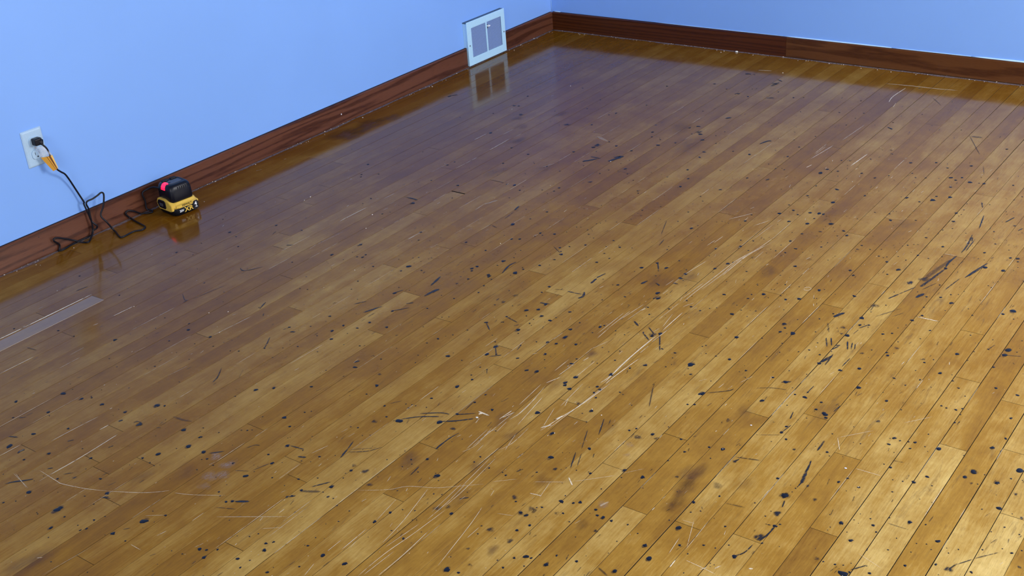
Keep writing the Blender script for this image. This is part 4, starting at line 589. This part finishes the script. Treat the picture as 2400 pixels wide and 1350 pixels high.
# ------------------------------------------------------------------ wall outlet
out = thing('wall_outlet', 'pale plastic duplex wall outlet on the blue wall with a plug in it', 'outlet', (-TW, -2.7215, 0.3335))
b = bmesh.new()
v = []
for (x, hy, hz) in ((0.0, .035, .0572), (.0022, .035, .0572), (.0050, .0318, .0540), (.0056, .029, .051)):
    v.append([b.verts.new((x, y_, z_)) for y_, z_ in rrect(hy, hz, .003, 3)])
for A, B in zip(v, v[1:]):
    for k in range(len(A)): b.faces.new((A[k], A[(k + 1) % len(A)], B[(k + 1) % len(A)], B[k]))
b.faces.new(v[-1])
obj('cover_plate', b, MAT_IVORY, out)
for s_ in (-1, 1):
    zc = .0195 * s_; b = bmesh.new()
    pr = []
    for x, k in ((.0045, 1.0), (.0082, 1.0), (.0088, .95)):
        pts = []
        for i in range(28):
            a = 2 * math.pi * i / 28; pts.append((max(-.0172, min(.0172, .0185 * math.cos(a))) * k, max(-.0142, min(.0142, .0172 * math.sin(a))) * k))
        pr.append([b.verts.new((x, p, zc + q)) for p, q in pts])
    for A, B in zip(pr, pr[1:]):
        for k in range(28): b.faces.new((A[k], A[(k + 1) % 28], B[(k + 1) % 28], B[k]))
    b.faces.new(pr[-1]); rc = obj('receptacle', b, MAT_IVORY, out)
    b = bmesh.new(); box(b, (.0086, -.0075, zc - .001), (.0090, -.0058, zc + .007)); box(b, (.0086, .0058, zc), (.0090, .0073, zc + .0062))
    obj('slot', b, MAT_SLOT, rc)
    b = bmesh.new(); cyl(b, (.0088, 0, zc - .0075), 0, .0026, .0005, 14); obj('ground_hole', b, MAT_SLOT, rc)
b = bmesh.new(); cyl(b, (.0062, 0, 0), 0, .0032, .0014, 14); obj('screw', b, MAT_STEEL, out)

# ------------------------------------------------------------------ battery pack
BX, BY, BR = 0.099, -2.335, math.radians(83)
bat = thing('battery_pack', 'yellow and black power tool battery standing on the floor by the left baseboard', 'battery', (BX, BY, 0.0), BR)
b = bmesh.new()
loft(b, [(0.0008, 0, 0, .041, .043, .016), (.003, 0, 0, .0455, .0465, .018), (.010, 0, 0, .0490, .0490, .018), (.026, 0, 0, .0490, .0490, .018), (.029, 0, 0, .0480, .0480, .018)])
obj('lower_shell', b, MAT_BLACK, bat)
b = bmesh.new()
loft(b, [(.0275, 0, 0, .0484, .0484, .017), (.0370, 0, 0, .0480, .0480, .017), (.0385, 0, 0, .0455, .0455, .015), (.0400, .001, .002, .0445, .0440, .014), (.0450, .001, .002, .0430, .0430, .014), (.0465, .001, .002, .0400, .0400, .012)])
obj('upper_shell', b, MAT_YEL, bat)
b = bmesh.new()
poly = [(.041, .030), (.0445, .040), (.037, .053), (.028, .0565), (-.004, .0565), (-.030, .049), (-.043, .040), (-.043, .022), (-.030, .018), (.034, .017)]
prism(b, poly, 0, -.0525, -.034); bmesh.ops.bevel(b, geom=b.edges[:], offset=.0015, segments=2, affect='EDGES')
obj('latch_frame', b, MAT_YEL, bat)
b = bmesh.new()
prism(b, [(.0345, .030), (.0380, .039), (.032, .0485), (.024, .0515), (-.004, .0515), (-.010, .046), (-.010, .027), (-.004, .0225), (.028, .0225)], 0, -.0545, -.050)
bmesh.ops.bevel(b, geom=b.edges[:], offset=.0008, segments=1, affect='EDGES'); rb = obj('release_button', b, MAT_BLACK2, bat)
b = bmesh.new(); box(b, (-.0562, .004, .031), (-.054, .022, .041), .0008); obj('button_grip', b, MAT_GREY, rb)
b = bmesh.new()    # raised yellow rail along the lettered side
prism(b, [(-.046, .0300), (-.0505, .0310), (-.0505, .0370), (-.046, .0385)], 0, -.038, .044)
obj('side_rail', b, MAT_YEL, bat)
RT = (math.radians(90), 0, 0)
YF = -.0494
b = bmesh.new()
prism(b, [(-.046, .0275), (-.0494, .0275), (-.0494, .0305), (-.046, .0305)], 0, -.030, .043); obj('label_band', b, MAT_YEL, bat)
text('logo_text', 'DeWALT'.upper(), .0092, (.001, -.0508, .0341), RT, MAT_BLACK, bat, .0002, 1.0, .0002)
text('series_text', 'XR', .0225, (.006, YF, .0160), RT, MAT_YEL, bat, .0004, 1.10, .0005)
text('voltage_text', '20V', .0105, (-.021, YF, .0165), RT, MAT_WHITE, bat, .0003, .95, .0002)
b = bmesh.new(); prism(b, [(.0205, .012), (.0235, .034), (.0300, .0362), (.0385, .0362), (.0430, .030), (.0430, .010), (.034, .006), (.024, .006)], 1, -.0507, -.046)
for vv in b.verts: vv.co = vv.co
obj('capacity_badge', b, MAT_BLACK2, bat)
text('capacity_text', '4', .0175, (.0322, -.0509, .0245), RT, MAT_WHITE, bat, .0003, 1.0, .0004)
text('unit_text', 'Ah', .0068, (.0335, -.0509, .0145), RT, MAT_WHITE, bat, .0003, 1.0, .0001)

# ------------------------------------------------------------------ charger with cord and plug
ch = thing('battery_charger', 'black compact charger with glowing red light on the yellow battery, cord running to the outlet', 'charger', (BX, BY, 0.0465), BR)
b = bmesh.new()
loft(b, [(0.0, -.002, .003, .0415, .0405, .014), (.004, -.002, .003, .0430, .0420, .015), (.036, -.002, .003, .0425, .0415, .016), (.048, -.002, .003, .0405, .0395, .017), (.0545, -.002, .003, .0365, .0355, .016), (.0575, -.002, .003, .0310, .0300, .014), (.0570, -.002, .003, .0290, .0280, .013), (.0560, -.002, .003, .0280, .0270, .012)])
obj('housing', b, MAT_BLACK2, ch)
b = bmesh.new(); loft(b, [(.0555, -.002, .001, .0240, .0160, .010), (.0568, -.002, .001, .0238, .0158, .010)]); obj('rating_label', b, MAT_GREY, ch)
b = bmesh.new(); cyl(b, (-.017, .001, .0570), 2, .0035, .0008, 16); obj('label_mark', b, MAT_BLACK, ch)
for (x0, x1) in ((-.030, -.006), (.002, .024)):
    b = bmesh.new(); box(b, (x0, .0225, .052), (x1, .0345, .0605), .003); obj('top_ridge', b, MAT_BLACK, ch)
b = bmesh.new()
for k in range(7): box(b, (-.014 + k * .0072, -.0385, .034), (-.0115 + k * .0072, -.0372, .049), .0004, 1)
obj('cooling_rib', b, MAT_BLACK2, ch)
b = bmesh.new(); loft(b, [(.0400, -.0392, .003, .0060, .0125, .003), (.0490, -.0365, .003, .0065, .0120, .003), (.0550, -.0330, .003, .0062, .0115, .003), (.0585, -.0300, .003, .0045, .0100, .003)])
led = obj('indicator_light', b, MAT_LED, ch); led['label'] = 'glowing red charge light'
b = bmesh.new(); box(b, (-.0465, .018, .030), (-.040, .032, .044), .003); obj('strain_relief', b, MAT_BLACK, ch)
mi = Matrix.Translation((BX, BY, 0.0465)) @ Matrix.Rotation(BR, 4, 'Z'); mi.invert()
P = catmull(CORD, 6)
P = [mi @ Vector((q.x, q.y, max(q.z, .0031))) for q in P]
b = bmesh.new(); tube(b, P, .0028, 10); cord = obj('cord', b, MAT_CORD, ch)
def local(bm_): bm_.transform(mi); return bm_
b = bmesh.new()
px, py, pz = -.0032, -2.7195, .3545
box(b, (px, py - .0125, pz - .0105), (px + .022, py + .0125, pz + .0115), .004, 3)
vs = []
for t, w, h in ((0.0, .0085, .0085), (.35, .0068, .0068), (.7, .0050, .0050), (1.0, .0038, .0038)):
    c = Vector((px + .016, py + .008, pz)).lerp(Vector((.0225, -2.7135, .3455)), t)
    vs.append((c, w))
tube(b, [c for c, w in vs], lambda t: .0095 - .0058 * t, 12)
pl = obj('plug', local(b), MAT_CORD, ch)
b = bmesh.new()
for dy in (-.0065, .0065): box(b, (px - .004, py + dy - .0007, pz - .003), (px + .002, py + dy + .0007, pz + .004))
obj('prong', local(b), MAT_STEEL, pl)
# folded warning tag on the cord
A0, A1 = Vector((.012, -2.7229, .3048)), Vector((.031, -2.6950, .3069)); B0, B1 = Vector((.025, -2.7020, .2566)), Vector((.031, -2.6870, .2633))
b = bmesh.new(); fr = [0, .42, .48, .60, .80, 1.0]; mt = [0, 1, 0, 1, 2]
for (f0, f1), m_ in zip(zip(fr, fr[1:]), mt):
    bulge0, bulge1 = .004 * math.sin(math.pi * f0), .004 * math.sin(math.pi * f1)
    q = [A0.lerp(A1, f0) + Vector((bulge0, 0, 0)), A0.lerp(A1, f1) + Vector((bulge1, 0, 0)), B0.lerp(B1, f1) + Vector((bulge1, 0, 0)), B0.lerp(B1, f0) + Vector((bulge0, 0, 0))]
    fr_ = [b.verts.new(p) for p in q]; bk = [b.verts.new(p - Vector((.0008, 0, 0))) for p in q]
    for f in (fr_, bk[::-1], (fr_[0], bk[0], bk[1], fr_[1]), (fr_[2], bk[2], bk[3], fr_[3]), (fr_[1], bk[1], bk[2], fr_[2]), (fr_[3], bk[3], bk[0], fr_[0])):
        b.faces.new(f).material_index = m_
tg = obj('warning_tag', local(b), [MAT_TAG, MAT_TAG2, MAT_TAG3], ch); tg['label'] = 'orange plastic tag folded round the cord'
b = bmesh.new(); nx = 6
T0, T1 = Vector((.0, -2.7290, .3400)), Vector((.027, -2.7090, .3400))
g_ = []
for j in range(7):
    t = j / 6; L_, R_ = T0.lerp(A0, t), T1.lerp(A1, t)
    g_.append([b.verts.new(L_.lerp(R_, i / nx) + Vector((.005 * math.sin(math.pi * i / nx) * math.sin(math.pi * (t * .7 + .3)), 0, 0))) for i in range(nx + 1)])
for j in range(6):
    for i in range(nx): b.faces.new((g_[j][i], g_[j][i + 1], g_[j + 1][i + 1], g_[j + 1][i])).smooth = True
fl_ = obj('tag_film', local(b), MAT_FILM, tg); fl_['label'] = 'clear plastic film end of the tag'
md = fl_.modifiers.new('thickness', 'SOLIDIFY'); md.thickness = .0003

# ------------------------------------------------------------------ chips and crumbs
def nugget(r, flat, seed, sub=2):
    b = bmesh.new(); bmesh.ops.create_icosphere(b, subdivisions=sub, radius=1.0)
    for v in b.verts:
        k = 1 + .35 * noise.noise(v.co * 1.7 + Vector((seed, 0, 0)))
        v.co = Vector((v.co.x * r * k, v.co.y * r * k * .75, (v.co.z * k + .8) * r * flat))
    return b
o = obj('plaster_chip', nugget(.0070, .45, 3), MAT_CHIP, loc=(.9586, -.012, 0.0002)); tag(o, 'whitish plaster chip lying against the back baseboard left of the board joint', 'chip')
FLAKES = {(17285, 28344): ('cream wood splinter in a board gap where the two long black scuffs end', MAT_CHIP),
          (25077, 26025): ('round white paint flake on the gold boards at lower right of the floor', MAT_PAINTCHIP),
          (22728, 25557): ('small pale grey flake on the boards left of the white angled scratch', MAT_PAINTCHIP)}
WHERE = {(4239, 20516): 'elongated pale crumb alone on bare boards to the right of the charger',
    (4265, 20827): 'pale crumb just below the elongated one right of the charger',
    (12610, 2060): 'pale crumb on the boards straight below the joint in the back baseboard',
    (13778, 204): 'pale crumb beside the back baseboard, second right of its joint', (11683, -15): 'pale crumb at the foot of the joint in the back baseboard',
    (8997, 409): 'pale crumb just left of the whitish plaster chip', (15172, 314): 'pale crumb by the back baseboard, third right of its joint',
    (16393, 311): 'pale crumb by the back baseboard, fourth right of its joint', (17373, 277): 'rightmost pale crumb along the back baseboard',
    (11547, 13413): 'pale crumb at the foot of the dark blotches in the upper middle of the floor',
    (5616, 6957): 'pale crumb on bare far boards below the room corner', (7162, 20679): 'left one of two touching pale crumbs in mid floor left of the dark drips',
    (7145, 20653): 'right one of two touching pale crumbs in mid floor left of the dark drips',
    (7702, 21575): 'lower of two touching crumbs between the battery and the middle of the floor', (7698, 21564): 'upper of two touching crumbs between the battery and the middle of the floor',
    (8079, 27598): 'pale crumb on dark boards at left, right one of a level pair', (7647, 27908): 'pale crumb on dark boards at left, left one of a level pair',
    (305, 27032): 'pale crumb on the floor under the lowest loop of the cord', (313, 28400): 'left one of two crumbs near the left end of the left baseboard',
    (456, 28347): 'right one of two crumbs near the left end of the left baseboard', (19684, 26854): 'pale crumb right of the broad bundle of white scratches',
    (5411, 28700): 'pale crumb right of the pale grey board', (9440, 23965): 'pale crumb in the left middle of the floor between faint dark nicks',
    (12142, 20521): 'pale crumb in the very middle of the floor above the dark strokes', (8781, 28528): 'pale crumb below the level pair on the dark boards at left',
    (19172, 27979): 'pale speck sitting on a dark drip below the white scratches', (19370, 26750): 'pale speck on a dark drip right of the white scratches',
    (1196, 22487): 'pale crumb directly right of the battery', (25534, 26502): 'pale speck on a dark drip below the round white flake',
    (10908, 16114): 'pale crumb in the upper middle left of the dark blotches', (2488, 29171): 'pale crumb above the pale grey board',
    (9426, 25229): 'pale crumb in the left middle below the pair of dark nicks', (22617, 26674): 'pale speck on a dark drip at lower right above the brown stain'}
rc = random.Random(5); proto = None; k = 0
for (x, y, r) in CRUMBS:
    key = (x, y)
    if key in FLAKES:
        k += 1
        o = obj('paint_flake' if k != 1 or FLAKES[key][1] is MAT_PAINTCHIP else 'wood_splinter', nugget(r / D_ * .8, .18, 7 + k), FLAKES[key][1], loc=(x / D_, -y / D_, .0004))
        tag(o, FLAKES[key][0], 'flake'); continue
    if proto is None: o = proto = obj('crumb', nugget(.0012, .6, 1, 1), MAT_CRUMB)
    else: o = proto.copy(); C.objects.link(o)
    s = max(.6, min(r, 26) / 12.0); yy = max(y, 30)
    o.location = (x / D_, -yy / D_, .0003); o.scale = (s, s, s * .8); o.rotation_euler = (0, 0, rc.uniform(0, 6.28))
    tag(o, WHERE.get(key, 'tiny pale crumb lying loose on the open floorboards'), 'crumb', 'pale crumbs scattered over the floorboards')
b = bmesh.new(); rc = random.Random(8)
for _ in range(170):
    if rc.random() < .62: x, y = rc.uniform(.003, .035) * rc.random() + .003, rc.uniform(-3.0, -.02)
    else: x, y = rc.uniform(.02, 2.3), -rc.uniform(.003, .035) * rc.random() - .003
    if x < .17 and -2.80 < y < -2.25: continue
    if -.66 < y < -.38 and x < .02: continue
    r = rc.choice((.0008, .001, .0013, .0018)); n0 = len(b.verts)
    q = bmesh.ops.create_icosphere(b, subdivisions=1, radius=r, matrix=Matrix.Translation((x, y, r * .7 + .0006)) @ Matrix.Diagonal((rc.uniform(.7, 1.8), rc.uniform(.7, 1.8), .7, 1)))
tag(obj('plaster_crumbs', b, MAT_CRUMB), 'row of pale plaster crumbs and dust grains along the foot of the baseboards', 'crumbs', kind='stuff')
